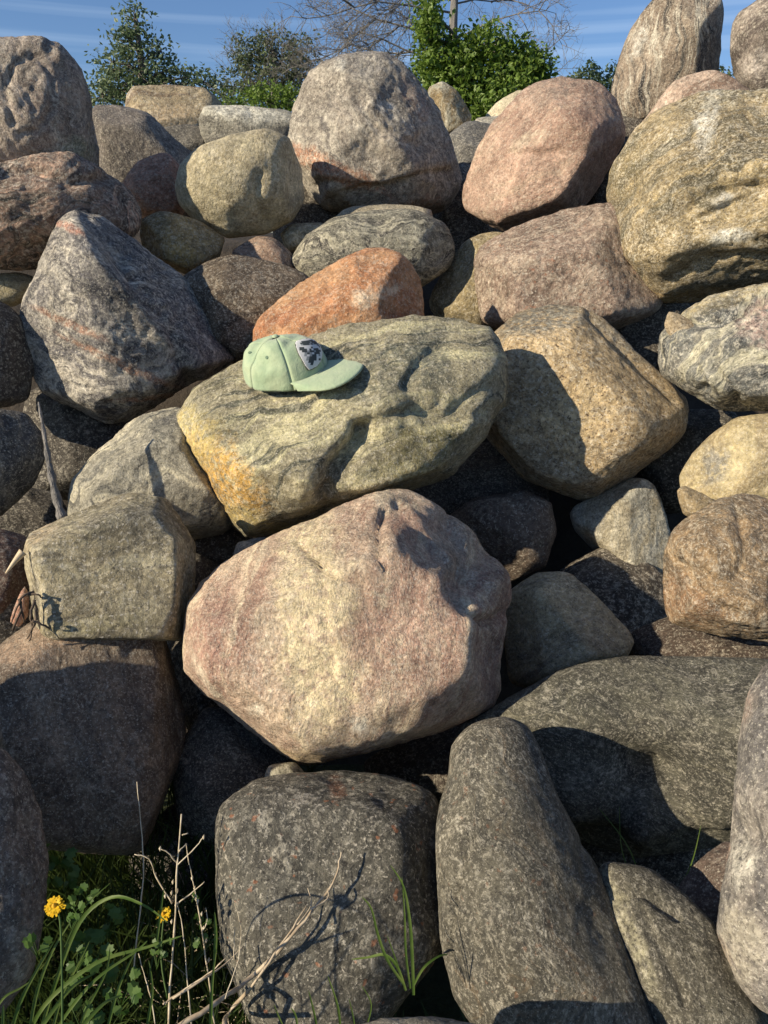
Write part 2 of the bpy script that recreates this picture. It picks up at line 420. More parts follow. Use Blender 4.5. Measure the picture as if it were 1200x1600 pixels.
def build_bank():
    xs = np.linspace(-3.6, 3.6, 60); prof = [(1.55, -.12), (1.75, .10), (2.05, .42), (2.4, .74), (2.8, 1.02), (3.3, 1.25), (3.9, 1.28), (4.5, 1.0), (5.2, .5), (5.9, -.15)]
    yv = np.linspace(1.55, 5.9, 44); zv = np.interp(yv, [a for a, _ in prof], [b for _, b in prof])
    X, Y = np.meshgrid(xs, yv); Z = np.repeat(zv[:, None], len(xs), 1)
    edge = np.clip((3.6 - np.abs(X)) / 1.0, 0, 1); Z = (Z + .2) * edge ** .7 - .2
    P = np.stack([X.ravel(), Y.ravel(), Z.ravel()], 1); P[:, 2] += .05 * fbm(P * 3, 4)
    nx, ny = len(xs), len(yv)
    Fs = [(j * nx + i, j * nx + i + 1, (j + 1) * nx + i + 1, (j + 1) * nx + i) for j in range(ny - 1) for i in range(nx - 1)]
    tag(meshobj('light_block_bank', P, Fs, soil_mat('gap_shade_soil', (.028, .022, .016, 1), (.055, .042, .030, 1))), kind='structure')  # mound added against light leaks; its colour darkened to deepen gap shade
build_bank()

# ================================================================== the pile, from the far rim down to the foot
# ---- rim
boulder('tan_far', 'small tan sunlit boulder on the rim, in front of the tall green tree at left', [(183,152),(205,136),(260,133),(320,138),(348,160),(350,200),(300,225),(240,220),(195,195)], 3.9,
        D_(c1=col(172,150,115), c2=col(190,170,135), c3=col(150,128,100), patches=[(200,150,22,16,0,col(205,190,180),0.84),(270,180,35,22,0,col(205,175,135),0.72)]), fac=3, lvl=5)
boulder('white_top', 'low grey boulder with a chalky white top, behind the smooth cream boulder', [(310,185),(320,165),(370,164),(450,172),(480,190),(475,230),(400,245),(330,238),(313,210)], 3.35,
        D_(c1=col(135,130,120), c2=col(165,160,145), c3=col(120,115,108), patches=[(380,182,75,16,0,col(225,220,205),1.00)]), fac=3, planes=[((0,.8,.5),.85)], soft=True)
boulder('rim_brown', 'small olive brown wedge boulder in front of the leafy green tree', [(668,135),(690,126),(715,142),(738,182),(728,212),(690,215),(672,180)], 3.8,
        D_(c1=col(140,118,80), c2=col(165,140,95), c3=col(185,175,150), ang=60, patches=[(690,138,16,12,0,col(200,195,175),0.96)]), fac=2)
boulder('rim_pale', 'pale cream boulder peeping out behind the rounded pink boulder', [(757,182),(780,156),(812,140),(850,150),(870,190),(830,220),(770,215)], 3.9,
        D_(c1=col(195,180,150), c2=col(212,200,170)), fac=2)
boulder('rim_dark', 'shaded bluish boulder in the gap right of the tallest centre boulder', [(700,205),(735,188),(775,195),(800,230),(785,300),(735,320),(700,280)], 3.35,
        D_(c1=col(95,95,98), c2=col(120,118,116)), fac=3)
boulder('rim_flat', 'thin pale grey slab top between the pink boulder and the leafy tree', [(725,205),(745,184),(790,180),(830,190),(830,225),(740,228)], 3.75, D_(c1=col(170,165,155), c2=col(190,183,170)), fac=2)
boulder('upper_left', 'huge pinkish grey boulder with a dark swirled vein, at the top left corner', [(-90,80),(-40,66),(0,60),(62,55),(95,68),(128,108),(158,165),(172,225),(165,270),(120,300),(40,305),(-90,290)], 2.65,
        D_(con=1.25, c1=col(158,138,128), c2=col(190,172,158), c3=col(120,106,98), c4=col(205,190,175), ang=100, bf=10, bs=.6, bw=.25, patches=[(130,140,26,55,-25,col(120,104,95),0.72),(150,215,30,50,0,col(105,95,90),0.84),(100,210,30,20,0,col(160,160,130),0.72)]),
        thick=.85, planes=[((1,.1,.25),.80),((-.2,.5,.9),.9)], lvl=6, strata=(100,20,3.2,.02),
        rough=1.2, sculpt=[('groove',[(20,195),(5,140),(25,95),(60,85),(85,120),(80,170),(60,205),(30,208)],6,.010),('groove',[(75,70),(95,110),(110,170),(120,230)],7,.009),('groove',[(60,120),(45,150),(55,175)],5,.006)], soft=True)
boulder('slab', 'tall standing slab boulder with vertical dark streaks against the sky', [(953,160),(962,105),(985,50),(1015,5),(1045,-35),(1110,-40),(1134,-5),(1135,60),(1131,112),(1085,160),(1020,200),(985,205),(962,185)], 3.15,
        D_(c1=col(150,130,112), c2=col(170,150,130), c3=col(95,85,78), c4=col(200,188,170), ang=86, bf=16, bs=.85, bw=.07, tilt=10, patches=[(1012,62,13,22,-25,col(220,212,200),0.96),(1112,90,25,60,0,col(110,98,90),0.60)]),
        thick=.75, planes=[((1,-.1,.5),.72),((-.8,.1,.7),.85)], lvl=5)
boulder('top_right', 'rounded grey pink boulder cut by the top right corner', [(1138,60),(1150,25),(1185,-5),(1240,-30),(1290,20),(1290,110),(1225,165),(1165,158),(1140,118)], 3.05,
        D_(c1=col(150,135,125), c2=col(175,160,148), c3=col(115,102,95), ang=10, patches=[(1190,85,22,14,40,col(215,200,190),0.84)]), fac=3, strata=(5,10,3,.02))
boulder('right_pink_back', 'pinkish tan boulder leaning under the standing slab, behind the ochre boulder', [(980,225),(1010,170),(1050,125),(1095,106),(1130,112),(1160,130),(1220,180),(1190,260),(1060,290),(985,270)], 2.9,
        D_(c1=col(172,143,125), c2=col(195,168,150), c3=col(150,122,105), ang=40, patches=[(1100,122,32,12,0,col(215,198,185),0.72)]), fac=3, lvl=5)
boulder('shadow_slope', 'dark grey slope of a boulder in shade beside the top left boulder', [(140,165),(215,160),(248,195),(285,230),(320,250),(330,330),(280,360),(190,340),(140,280)], 3.0,
        D_(c1=col(112,104,100), c2=col(135,124,116), ang=120), planes=[((.6,.6,.5),.8)], fac=2)
boulder('gap_wedge', 'shaded grey wedge between the tan rim boulder and the chalky white boulder', [(245,200),(290,195),(330,200),(345,250),(300,275),(250,250)], 3.45, D_(c1=col(120,115,108,0.50), c2=col(140,133,124,0.50)), fac=4)  # rock colour darkened so the wedge reads as shaded
boulder('centre_top', 'tallest centre boulder, mottled grey with an orange pink band along its left foot', [(447,190),(460,150),(488,110),(520,88),(565,79),(612,84),(648,104),(680,150),(705,198),(728,252),(726,300),(705,332),(640,346),(560,350),(512,340),(470,300),(450,245)], 2.9,
        D_(con=1.25, c1=col(142,132,124), c2=col(168,155,142), c3=col(188,178,165), c4=col(112,106,104), ang=-60, bf=9, bs=.55, bw=.2,
           patches=[(530,255,105,16,-22,col(188,130,98),0.90),(655,310,60,22,0,col(160,118,95),0.72),(640,170,40,16,-60,col(165,115,95),0.42),(560,120,50,30,0,col(150,146,148),0.60),(600,180,14,8,0,col(230,222,212),0.96),(540,130,12,12,0,col(228,222,212),0.84),(530,320,60,22,0,col(172,150,120),0.72)], sp=.7),
        thick=.85, lvl=6, p=2.5, planes=[((.9,.3,.45),.76),((-.55,.25,.8),.86),((.15,.75,.65),.85),((.1,-.55,.8),.84),((-.8,-.5,.3),.86)], rough=1.3,
        sculpt=[('step',(520,300),(720,262),9,.03,90),('groove',[(500,285),(600,300),(660,275),(722,262)],8,.014),('bump',640,190,25,55,-25,.018),('groove',[(560,150),(590,200),(650,230)],9,.01)])
boulder('pink_round', 'rounded pink granite boulder with a shaded right flank, right of the centre boulder', [(722,325),(728,275),(748,222),(788,168),(830,133),(880,124),(932,130),(965,158),(981,198),(972,240),(942,292),(905,335),(850,358),(795,370),(748,366),(729,348)], 2.75,
        D_(c1=col(172,134,116), c2=col(196,160,140), c3=col(158,124,108), c4=col(205,175,150), ang=20, bf=8, bs=.4, patches=[(860,160,60,25,10,col(150,132,122),0.60),(830,225,30,10,15,col(215,190,165),0.84)], spd=.45),
        thick=1.0, lvl=6, p=2.6, planes=[((.82,-.05,.55),.79),((-.25,.05,.96),.78),((-.2,.8,.6),.86),((-.6,-.4,.7),.85)], q=40, sculpt=[('step',(790,232),(880,228),8,.012,50)])
boulder('ochre', 'very large ochre and grey boulder with white splashes, at the right edge', [(950,300),(953,245),(985,210),(1040,168),(1100,144),(1200,130),(1290,150),(1350,250),(1335,380),(1250,440),(1180,455),(1085,470),(1032,476),(990,450),(965,385),(955,340)], 2.42,
        D_(con=1.25, c1=col(148,130,95), c2=col(182,160,118), c3=col(120,110,85), c4=col(205,180,130), ang=20, bf=9, bs=.7, bw=.11,
           patches=[(985,390,35,55,20,col(178,135,55),0.96),(1075,430,90,20,5,col(185,150,90),0.72),(1118,205,16,50,-12,col(232,226,214),1.00),(1135,310,16,10,0,col(232,226,214),0.96),(1145,352,28,12,0,col(236,232,222),1.00),(1010,250,50,45,10,col(125,112,75),0.72),(1150,180,70,22,10,col(135,130,110),0.72)], sp=.7),
        thick=.75, lvl=6, p=2.8, planes=[((-.75,.05,.65),.80),((-.1,.7,.7),.82),((.05,-.75,.6),.80),((.3,0,.95),.9)], q=30, rough=1.2, strata=(20,15,3.5,.02),
        sculpt=[('groove',[(1060,340),(1110,300),(1200,288)],8,.02),('step',(1060,345),(1200,285),10,.02,60),('step',(1000,215),(1010,330),10,.014,60),('groove',[(1040,440),(1100,405),(1200,400)],7,.012)])
boulder('lower_left_banded', 'dark brown boulder with curving bands, under the swirled boulder at top left', [(-90,250),(0,255),(70,238),(110,236),(160,262),(205,292),(226,328),(218,360),(175,395),(110,415),(40,423),(-90,415)], 2.42,
        D_(con=1.25, c1=col(122,102,90), c2=col(150,124,108), c3=col(78,68,62), c4=col(175,140,120), ang=35, bf=16, bs=.85, bw=.18), thick=.85, lvl=6, p=2.4, planes=[((.6,.5,.5),.85),((.2,-.7,.6),.85)], strata=(35,10,5,.03),
        sculpt=[('groove',[(0,270),(50,262),(110,285),(170,275)],8,.02)], soft=True)
boulder('small_pink_left', 'small salmon pink boulder half in shade, left of the smooth cream boulder', [(186,292),(200,262),(232,240),(265,237),(288,262),(300,300),(285,340),(230,345),(195,325)], 2.8,
        D_(c1=col(188,135,110), c2=col(205,155,128)), planes=[((-.3,.5,.8),.82)], fac=3)
boulder('cream', 'smooth egg shaped cream boulder, upper left of the centre', [(272,290),(282,255),(312,228),(362,210),(415,200),(452,214),(478,262),(480,312),(456,346),(412,366),(355,373),(308,350),(280,322)], 2.62,
        D_(c1=col(190,174,138), c2=col(212,198,162), c3=col(150,136,108), ang=70, bf=6, bs=.4, spd=.5, gs=170, patches=[(340,300,55,40,0,col(205,192,155),0.60)]), thick=.9, lvl=6, rough=.5, planes=[((.85,.15,.4),.8)],
        sculpt=[('groove',[(405,275),(400,310),(415,345)],9,.012)], soft=True)
boulder('wedge_ochre', 'shaded brown boulder with a small sunlit yellow end, below the salmon boulder', [(215,345),(250,328),(310,345),(355,372),(342,405),(300,433),(268,428),(225,400)], 2.5,
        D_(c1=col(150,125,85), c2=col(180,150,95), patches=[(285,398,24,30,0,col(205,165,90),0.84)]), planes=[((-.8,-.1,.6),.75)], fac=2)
boulder('tiny_tan', 'small tan stone wedged under the left side of the centre boulder', [(436,365),(455,350),(505,348),(530,368),(500,395),(450,394)], 2.62, D_(c1=col(165,150,120), c2=col(185,170,138)), fac=3, lvl=4, cat='stone', name='stone', group='small stones wedged between the boulders')
boulder('flat_cap', 'flat pale tan stone lying directly beneath the centre boulder', [(510,350),(540,322),(610,316),(680,326),(690,352),(600,365)], 2.62, D_(c1=col(160,148,125), c2=col(182,170,146)), fac=3, lvl=4, cat='stone', name='stone', group='small stones wedged between the boulders', planes=[((0,1,.3),.7)])
boulder('swirl', 'rounded grey boulder with thin curved bands, just below the centre boulder', [(453,405),(478,367),(520,342),(580,328),(650,327),(700,350),(716,388),(703,418),(660,450),(560,455),(470,440)], 2.48,
        D_(c1=col(108,106,96), c2=col(138,134,120), c3=col(176,170,150), c4=col(76,74,70), ang=8, bf=26, bs=.85, bw=.10, tilt=20), thick=.85, lvl=6, strata=(8,20,6,.016), rough=.8, planes=[((.7,.1,.6),.86)], soft=True)
boulder('olive_back', 'olive brown boulder with a shadow edge, behind the mauve boulder', [(666,475),(700,412),(735,368),(790,362),(820,430),(800,520),(745,530),(690,515)], 2.55,
        D_(c1=col(138,122,85), c2=col(165,146,105), ang=50), fac=3)
boulder('small_pinkish', 'small pinkish stone with pale edges, left of the curved band boulder', [(355,395),(400,369),(428,371),(455,395),(470,430),(400,430)], 2.48, D_(c1=col(160,128,108), c2=col(185,158,135), c3=col(110,92,82), ang=-40), fac=4, lvl=4, cat='stone', name='stone', group='small stones wedged between the boulders')
boulder('mauve', 'broad mauve brown boulder with pale flecks, under the rounded pink boulder', [(732,432),(742,392),(788,362),(850,332),(920,312),(975,312),(1010,380),(1045,450),(1030,492),(960,520),(880,540),(800,540),(750,500)], 2.42,
        D_(c1=col(140,116,102), c2=col(166,140,124), c3=col(190,168,148), ang=10, bf=12, bs=.45, bw=.2, sp=.75, orange=.3), thick=.75, lvl=6, planes=[((-.2,.6,.75),.86),((.5,-.3,.8),.86)], rough=1.1)
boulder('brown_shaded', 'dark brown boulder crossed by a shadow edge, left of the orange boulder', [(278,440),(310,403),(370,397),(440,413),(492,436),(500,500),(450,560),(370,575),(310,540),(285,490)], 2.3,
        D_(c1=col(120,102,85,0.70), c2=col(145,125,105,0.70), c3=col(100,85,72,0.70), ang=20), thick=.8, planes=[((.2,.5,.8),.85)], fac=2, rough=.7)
boulder('orange', 'bright orange sandstone coloured boulder with pale scuffs, directly behind the green cap', [(390,532),(398,502),(440,465),(500,426),(562,390),(600,384),(636,396),(660,432),(670,475),(665,530),(600,575),(480,590),(405,575)], 2.15,
        D_(c1=col(192,128,80), c2=col(210,155,108), c3=col(176,108,68), ang=15, bf=8, bs=.5, spd=.35, patches=[(565,470,22,16,20,col(232,205,175),0.96),(600,460,30,8,20,col(230,200,170),0.84),(500,510,60,16,10,col(200,150,105),0.60)]),
        thick=.8, p=2.6, lvl=6, planes=[((.86,.05,.50),.82),((-.35,.35,.85),.82),((-.3,.85,.4),.84)], q=50, sculpt=[('groove',[(428,500),(432,530)],4,.008)])
# ---- left side, middle
boulder('blue_grey', 'pear shaped blue grey boulder with rusty streaks and a narrow top, left of the cap', [(24,502),(36,475),(60,428),(82,372),(95,335),(115,319),(142,322),(180,352),(232,390),(282,430),(322,480),(352,522),(369,562),(345,598),(290,622),(232,642),(182,669),(150,668),(92,642),(55,606),(38,560)], 2.24,
        D_(con=1.25, c1=col(112,108,112), c2=col(140,134,132), c3=col(196,186,174), c4=col(82,80,86), ang=-32, bf=12, bs=.7, bw=.12,
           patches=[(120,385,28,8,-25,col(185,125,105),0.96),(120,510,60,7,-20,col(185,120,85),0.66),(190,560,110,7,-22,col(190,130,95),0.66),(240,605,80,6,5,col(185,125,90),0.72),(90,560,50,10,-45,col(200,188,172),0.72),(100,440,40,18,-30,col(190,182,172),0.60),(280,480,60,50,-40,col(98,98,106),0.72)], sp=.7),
        thick=.8, p=2.3, lvl=6, planes=[((.45,.5,.74),.80),((-.35,0,.92),.84),((.1,-.8,.55),.82),((-.7,.3,.6),.86)], q=24, rough=1.3, strata=(-32,15,4,.02),
        sculpt=[('groove',[(130,330),(190,420),(270,520),(300,600)],10,.014),('step',(150,430),(330,600),12,.012,80)])
boulder('left_tan_small', 'small tan stone at the left edge, under the dark banded boulder', [(-40,432),(30,425),(64,430),(52,462),(20,480),(-40,480)], 2.42, D_(c1=col(165,150,115), c2=col(182,168,130)), fac=3, lvl=4, cat='stone', name='stone', group='small stones wedged between the boulders')
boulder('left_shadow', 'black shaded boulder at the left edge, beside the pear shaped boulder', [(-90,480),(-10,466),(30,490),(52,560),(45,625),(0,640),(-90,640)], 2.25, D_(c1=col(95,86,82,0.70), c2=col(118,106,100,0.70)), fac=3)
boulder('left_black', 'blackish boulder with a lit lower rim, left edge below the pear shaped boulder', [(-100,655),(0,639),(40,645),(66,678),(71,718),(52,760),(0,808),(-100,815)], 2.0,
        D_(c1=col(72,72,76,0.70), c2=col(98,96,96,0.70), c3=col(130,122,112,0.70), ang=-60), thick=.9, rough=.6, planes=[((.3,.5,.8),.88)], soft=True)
boulder('pale_banded', 'pale grey banded boulder, squeezed under the left end of the cap boulder', [(95,795),(118,735),(168,682),(220,645),(282,634),(340,690),(380,780),(350,840),(280,850),(180,850),(100,830)], 1.94,
        D_(c1=col(148,143,130), c2=col(172,165,148), c3=col(208,198,172), c4=col(112,110,104), ang=25, bf=9, bs=.75, bw=.14, patches=[(265,660,25,14,0,col(100,98,98),0.72)]), thick=.5, lvl=6, planes=[((-.3,.55,.8),.84),((.1,-.4,.9),.85)], rough=1.1)
# ---- the cap boulder, the pink boulder
boulder('cap_boulder', 'large olive green boulder with a yellow stained left end, the green cap lying on it', [(262,672),(274,632),(312,592),(376,556),(450,528),(522,509),(600,500),(700,496),(772,505),(798,530),(806,580),(800,642),(772,696),(706,744),(622,775),(550,792),(490,822),(430,846),(388,850),(345,824),(304,782),(274,730)], 1.87,
        D_(c1=col(140,132,106), c2=col(172,162,132), c3=col(200,190,148), c4=col(92,92,78), ang=18, bf=9, bs=.75, bw=.09,
           patches=[(348,735,105,62,-38,col(226,172,62),1.00),(310,690,55,60,0,col(205,186,112),0.72),(400,805,60,26,-20,col(205,180,95),0.72),(600,590,100,50,20,col(105,108,92),0.72),(640,700,90,40,20,col(138,128,72),0.72),(520,740,25,50,-20,col(70,68,58),0.72),(660,560,40,60,0,col(82,88,82),0.66),(620,745,90,20,18,col(150,125,60),0.60)], sp=.7),
        thick=.78, p=2.5, lvl=6, planes=[((-.12,.80,.58),.80),((.80,.12,.55),.86),((-.15,-.45,.85),.86),((-.85,.1,.5),.90),((.45,-.45,.75),.86)], q=26, rough=1.4, strata=(18,15,4,.018),
        sculpt=[('groove',[(505,770),(520,735),(555,700),(568,672)],15,.05),('bump',475,720,45,50,0,.012),('step',(545,700),(760,640),14,-.02,70),('groove',[(560,665),(640,640),(700,655),(765,600)],10,.016),('groove',[(640,600),(665,560),(700,530)],12,.024),('groove',[(720,735),(760,690),(785,640)],7,.012),('bump',600,640,50,25,20,.016)])
boulder('pink_main', 'large faceted salmon and cream boulder in the centre, directly below the cap boulder', [(299,938),(304,918),(328,905),(380,866),(440,838),(512,812),(560,778),(612,767),(662,772),(702,802),(755,850),(790,892),(810,950),(824,1012),(808,1066),(768,1116),(702,1142),(632,1166),(560,1182),(490,1200),(430,1197),(393,1181),(350,1122),(300,1052),(296,1000)], 1.62,
        D_(c1=col(188,156,134), c2=col(208,180,154), c3=col(226,204,172), c4=col(166,126,108), ang=84, bf=9, bs=.55, bw=.09, tilt=5, spd=.5, gs=210,
           patches=[(760,960,50,150,-10,col(150,112,98),.8),(500,960,62,230,6,col(234,212,168),1.00),(355,1000,50,105,8,col(174,130,114),0.84),(625,990,95,130,5,col(182,138,120),0.72),(560,1110,14,16,0,col(238,225,205),1.00),(355,1060,10,70,32,col(230,210,185),0.84),(420,1090,16,14,0,col(235,220,198),0.84),(700,860,40,70,-35,col(150,130,115),0.72),(630,830,60,20,0,col(165,125,108),0.72),(450,1165,110,20,5,col(212,185,140),0.72)], sp=.7),
        thick=1.0, p=2.6, lvl=6, planes=[((.80,-.03,.60),.83),((.46,.60,.66),.86),((-.12,-.05,.99),.73),((.0,.70,.71),.84),((-.6,-.5,.62),.90),((.15,-.65,.75),.86),((-.5,.65,.55),.83),((.55,-.62,.5),.84)], q=60, rough=.9, be=(20,38), strata=(86,5,5,.010),
        sculpt=[('step',(700,800),(780,930),8,.018,60),('groove',[(712,905),(735,955),(765,972),(795,955)],7,.022),('bump',690,905,20,55,-30,.012),('bump',745,885,22,50,-30,-.03),('bump',770,1020,25,45,20,-.015),('groove',[(470,850),(520,900),(560,905)],5,.014),('step',(620,775),(735,900),6,.014,60),('groove',[(600,790),(590,850),(605,900)],4,.010),('step',(330,930),(345,1090),6,-.010,40),('groove',[(495,870),(510,960),(520,1060)],3.5,.006),('groove',[(560,850),(562,900),(580,960)],4,.006),
                ('groove',[(345,1000),(375,1080),(430,1120)],6,.010),('step',(610,790),(600,870),8,.012,40)])
# ---- right side, middle
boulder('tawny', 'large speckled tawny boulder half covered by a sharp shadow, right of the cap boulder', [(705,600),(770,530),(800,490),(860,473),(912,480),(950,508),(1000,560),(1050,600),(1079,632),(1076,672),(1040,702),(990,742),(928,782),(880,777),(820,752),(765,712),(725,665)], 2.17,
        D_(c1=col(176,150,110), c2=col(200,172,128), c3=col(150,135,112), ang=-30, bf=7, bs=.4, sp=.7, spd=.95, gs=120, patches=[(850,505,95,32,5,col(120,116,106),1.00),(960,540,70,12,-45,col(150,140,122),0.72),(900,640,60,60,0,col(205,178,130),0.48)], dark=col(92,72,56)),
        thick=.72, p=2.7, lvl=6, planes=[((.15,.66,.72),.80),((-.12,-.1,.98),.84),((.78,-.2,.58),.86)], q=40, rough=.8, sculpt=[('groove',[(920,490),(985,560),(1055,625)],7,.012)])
boulder('right_swirl', 'blue grey boulder with cream folds, at the right edge below the ochre boulder', [(1014,550),(1026,520),(1062,490),(1120,460),(1200,440),(1300,440),(1345,540),(1300,640),(1205,648),(1130,640),(1062,612),(1026,582)], 2.12,
        D_(con=1.25, c1=col(108,110,110), c2=col(136,134,128), c3=col(188,182,160), c4=col(82,84,84), ang=55, bf=11, bs=.8, bw=.16, patches=[(1150,470,110,16,18,col(190,172,130),0.96),(1195,510,40,40,0,col(190,160,150),0.84),(1125,485,60,9,22,col(80,82,78),0.60)]),
        thick=.8, lvl=6, planes=[((-.4,.3,.85),.85),((0,.85,.5),.85)], rough=1.2, sculpt=[('groove',[(1060,505),(1120,500),(1175,472),(1200,468)],9,.028),('groove',[(1085,530),(1080,570),(1100,610)],8,.018),('groove',[(1120,520),(1115,580),(1150,620)],7,.012)])
boulder('chip_stone', 'small upright tan chip at the tip of the blue grey boulder on the right', [(1038,510),(1044,486),(1056,488),(1078,500),(1110,520),(1050,535)], 2.08, D_(c1=col(172,150,118), c2=col(190,170,138)), fac=3, lvl=4, cat='stone', name='stone', group='small stones wedged between the boulders')
boulder('sandy', 'smooth sandy yellow boulder with a grey patch, at the right edge', [(1060,745),(1080,710),(1110,680),(1150,652),(1250,640),(1320,700),(1300,800),(1200,810),(1100,800),(1066,770)], 2.08,
        D_(c1=col(192,172,126), c2=col(208,190,146), c3=col(165,145,110), ang=70, bf=6, bs=.4, spd=.35, patches=[(1130,725,22,34,0,col(140,136,128),0.90)]), thick=.75, planes=[((-.5,.1,.85),.84)], rough=.7, lvl=5, soft=True)
boulder('chip_pair', 'small tan chip standing in front of the sandy boulder', [(1056,768),(1068,756),(1088,764),(1120,785),(1110,815),(1068,805)], 1.92, D_(c1=col(165,142,105), c2=col(182,160,122)), fac=3, lvl=4, cat='stone', name='stone', group='small stones wedged between the boulders')
boulder('umber', 'rough umber boulder with thin pale veins, at the right edge below the sandy boulder', [(1032,905),(1045,832),(1068,802),(1100,786),(1180,772),(1222,790),(1290,820),(1290,960),(1240,1006),(1160,1009),(1100,996),(1047,978),(1035,942)], 1.78,
        D_(con=1.25, c1=col(124,104,82), c2=col(150,124,94), c3=col(178,146,106), c4=col(95,84,72), ang=-35, bf=9, bs=.6, bw=.14, vein=.22, patches=[(1090,940,70,40,-20,col(162,120,84),0.72),(1120,810,60,30,0,col(112,100,82),0.60)]),
        thick=.8, p=2.6, lvl=6, planes=[((-.5,.2,.85),.82),((0,.8,.55),.84),((.1,-.6,.8),.86)], rough=1.4, sculpt=[('step',(1060,870),(1130,900),8,.012,50),('groove',[(1060,880),(1090,930),(1150,960)],6,.010),('groove',[(1150,790),(1165,860),(1150,900)],7,.012)])
boulder('pale_half', 'pale grey brown boulder with a shadow down its left side, left of the umber boulder', [(888,795),(925,780),(1000,742),(1026,762),(1042,812),(1052,865),(1050,925),(990,915),(935,870),(900,830)], 2.15,
        D_(c1=col(160,146,120), c2=col(180,168,142), c3=col(190,184,168), ang=70, bf=7, patches=[(1000,780,30,22,20,col(190,188,176),0.72)]), thick=.75, p=2.6, planes=[((-.1,.3,.95),.85),((.3,.7,.6),.86)], rough=1.1)
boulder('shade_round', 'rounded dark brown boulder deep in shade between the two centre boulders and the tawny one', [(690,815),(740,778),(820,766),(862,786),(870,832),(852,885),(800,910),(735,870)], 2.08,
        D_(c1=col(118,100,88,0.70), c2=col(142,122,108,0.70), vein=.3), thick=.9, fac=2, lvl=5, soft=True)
boulder('half_lit', 'small boulder half black in shadow and half sunlit tan, right of the pink boulder', [(780,935),(828,898),(890,894),(922,914),(962,950),(995,1000),(975,1035),(900,1060),(840,1080),(795,1070),(785,1000)], 1.83,
        D_(c1=col(178,158,120), c2=col(196,176,138), c3=col(150,132,105), ang=20), thick=.75, p=2.6, planes=[((.1,.2,.97),.84)], rough=.8)
boulder('under_shade', 'dim boulder deep in the gap left of the umber boulder', [(860,900),(950,850),(1050,900),(1080,1000),(1020,1060),(900,1020)], 2.1, D_(c1=col(110,98,86,0.50), c2=col(130,116,102,0.50)), fac=4)  # gap shade put into the rock colour, as on the dim fillers below
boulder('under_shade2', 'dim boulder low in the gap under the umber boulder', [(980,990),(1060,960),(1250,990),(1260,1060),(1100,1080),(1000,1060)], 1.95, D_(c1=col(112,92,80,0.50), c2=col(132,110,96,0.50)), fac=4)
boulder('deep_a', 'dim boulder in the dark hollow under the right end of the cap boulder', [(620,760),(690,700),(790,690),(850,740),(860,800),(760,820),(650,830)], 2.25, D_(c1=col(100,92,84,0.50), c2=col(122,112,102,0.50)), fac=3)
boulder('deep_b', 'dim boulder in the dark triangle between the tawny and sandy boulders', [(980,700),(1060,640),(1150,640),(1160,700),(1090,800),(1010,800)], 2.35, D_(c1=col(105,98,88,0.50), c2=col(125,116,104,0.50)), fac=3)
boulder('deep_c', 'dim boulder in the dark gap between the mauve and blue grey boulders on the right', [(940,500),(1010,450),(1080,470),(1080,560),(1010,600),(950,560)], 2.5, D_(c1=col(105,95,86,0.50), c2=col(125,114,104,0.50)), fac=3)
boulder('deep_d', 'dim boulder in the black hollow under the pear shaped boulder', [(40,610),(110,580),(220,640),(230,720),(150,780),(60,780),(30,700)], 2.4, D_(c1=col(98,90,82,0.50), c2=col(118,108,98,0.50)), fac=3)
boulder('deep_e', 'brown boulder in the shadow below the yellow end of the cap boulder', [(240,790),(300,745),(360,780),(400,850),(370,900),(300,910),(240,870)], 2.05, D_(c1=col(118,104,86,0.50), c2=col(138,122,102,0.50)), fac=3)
boulder('deep_f', 'small bluish stone showing between the cap boulder and the pink boulder', [(362,876),(372,846),(420,838),(450,860),(440,890),(390,905)], 1.80, D_(c1=col(165,165,160), c2=col(185,182,172)), fac=2, lvl=4, cat='stone', name='stone', group='small stones wedged between the boulders')
boulder('deep_g', 'shaded grey boulder under the lower left facet of the pink boulder', [(270,1180),(325,1100),(400,1120),(470,1200),(450,1300),(350,1340),(280,1290)], 1.75, D_(c1=col(105,98,92,0.50), c2=col(126,118,108,0.50)), fac=3)  # this and the next two fillers: colour darkened to deepen the shade
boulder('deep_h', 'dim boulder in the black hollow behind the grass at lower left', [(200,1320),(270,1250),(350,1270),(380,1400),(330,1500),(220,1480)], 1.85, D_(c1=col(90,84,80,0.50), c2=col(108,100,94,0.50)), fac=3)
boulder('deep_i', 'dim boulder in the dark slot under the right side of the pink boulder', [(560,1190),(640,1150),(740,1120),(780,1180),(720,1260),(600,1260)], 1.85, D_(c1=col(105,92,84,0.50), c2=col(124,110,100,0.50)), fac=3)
# ---- left side, lower
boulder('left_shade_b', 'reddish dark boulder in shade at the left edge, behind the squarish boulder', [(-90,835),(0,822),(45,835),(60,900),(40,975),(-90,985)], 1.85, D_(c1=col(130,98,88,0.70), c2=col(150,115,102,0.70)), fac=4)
boulder('square_left', 'squarish olive grey boulder with a flat speckled face, left of the pink boulder', [(33,872),(40,838),(72,806),(130,783),(200,770),(262,779),(290,808),(304,850),(301,920),(292,998),(240,1014),(150,1014),(68,1000),(34,970)], 1.70,
        D_(c1=col(144,132,104), c2=col(168,156,126), c3=col(176,166,136), c4=col(105,98,84), ang=5, bf=7, bs=.5, bw=.15, patches=[(70,830,35,40,-30,col(190,165,130),0.72),(150,965,90,14,5,col(165,155,115),0.60),(200,820,70,35,0,col(112,106,94),0.54)], sp=.75, gs=150),
        thick=.95, p=3.0, lvl=6, planes=[((.86,0,.5),.87),((-.05,.08,.99),.74),((-.05,.85,.5),.84)], q=50, rough=.7, nb=6, be=(12,22), sculpt=[('step',(262,975),(258,840),6,-.012,40),('groove',[(60,910),(150,915),(200,910)],6,.004)])
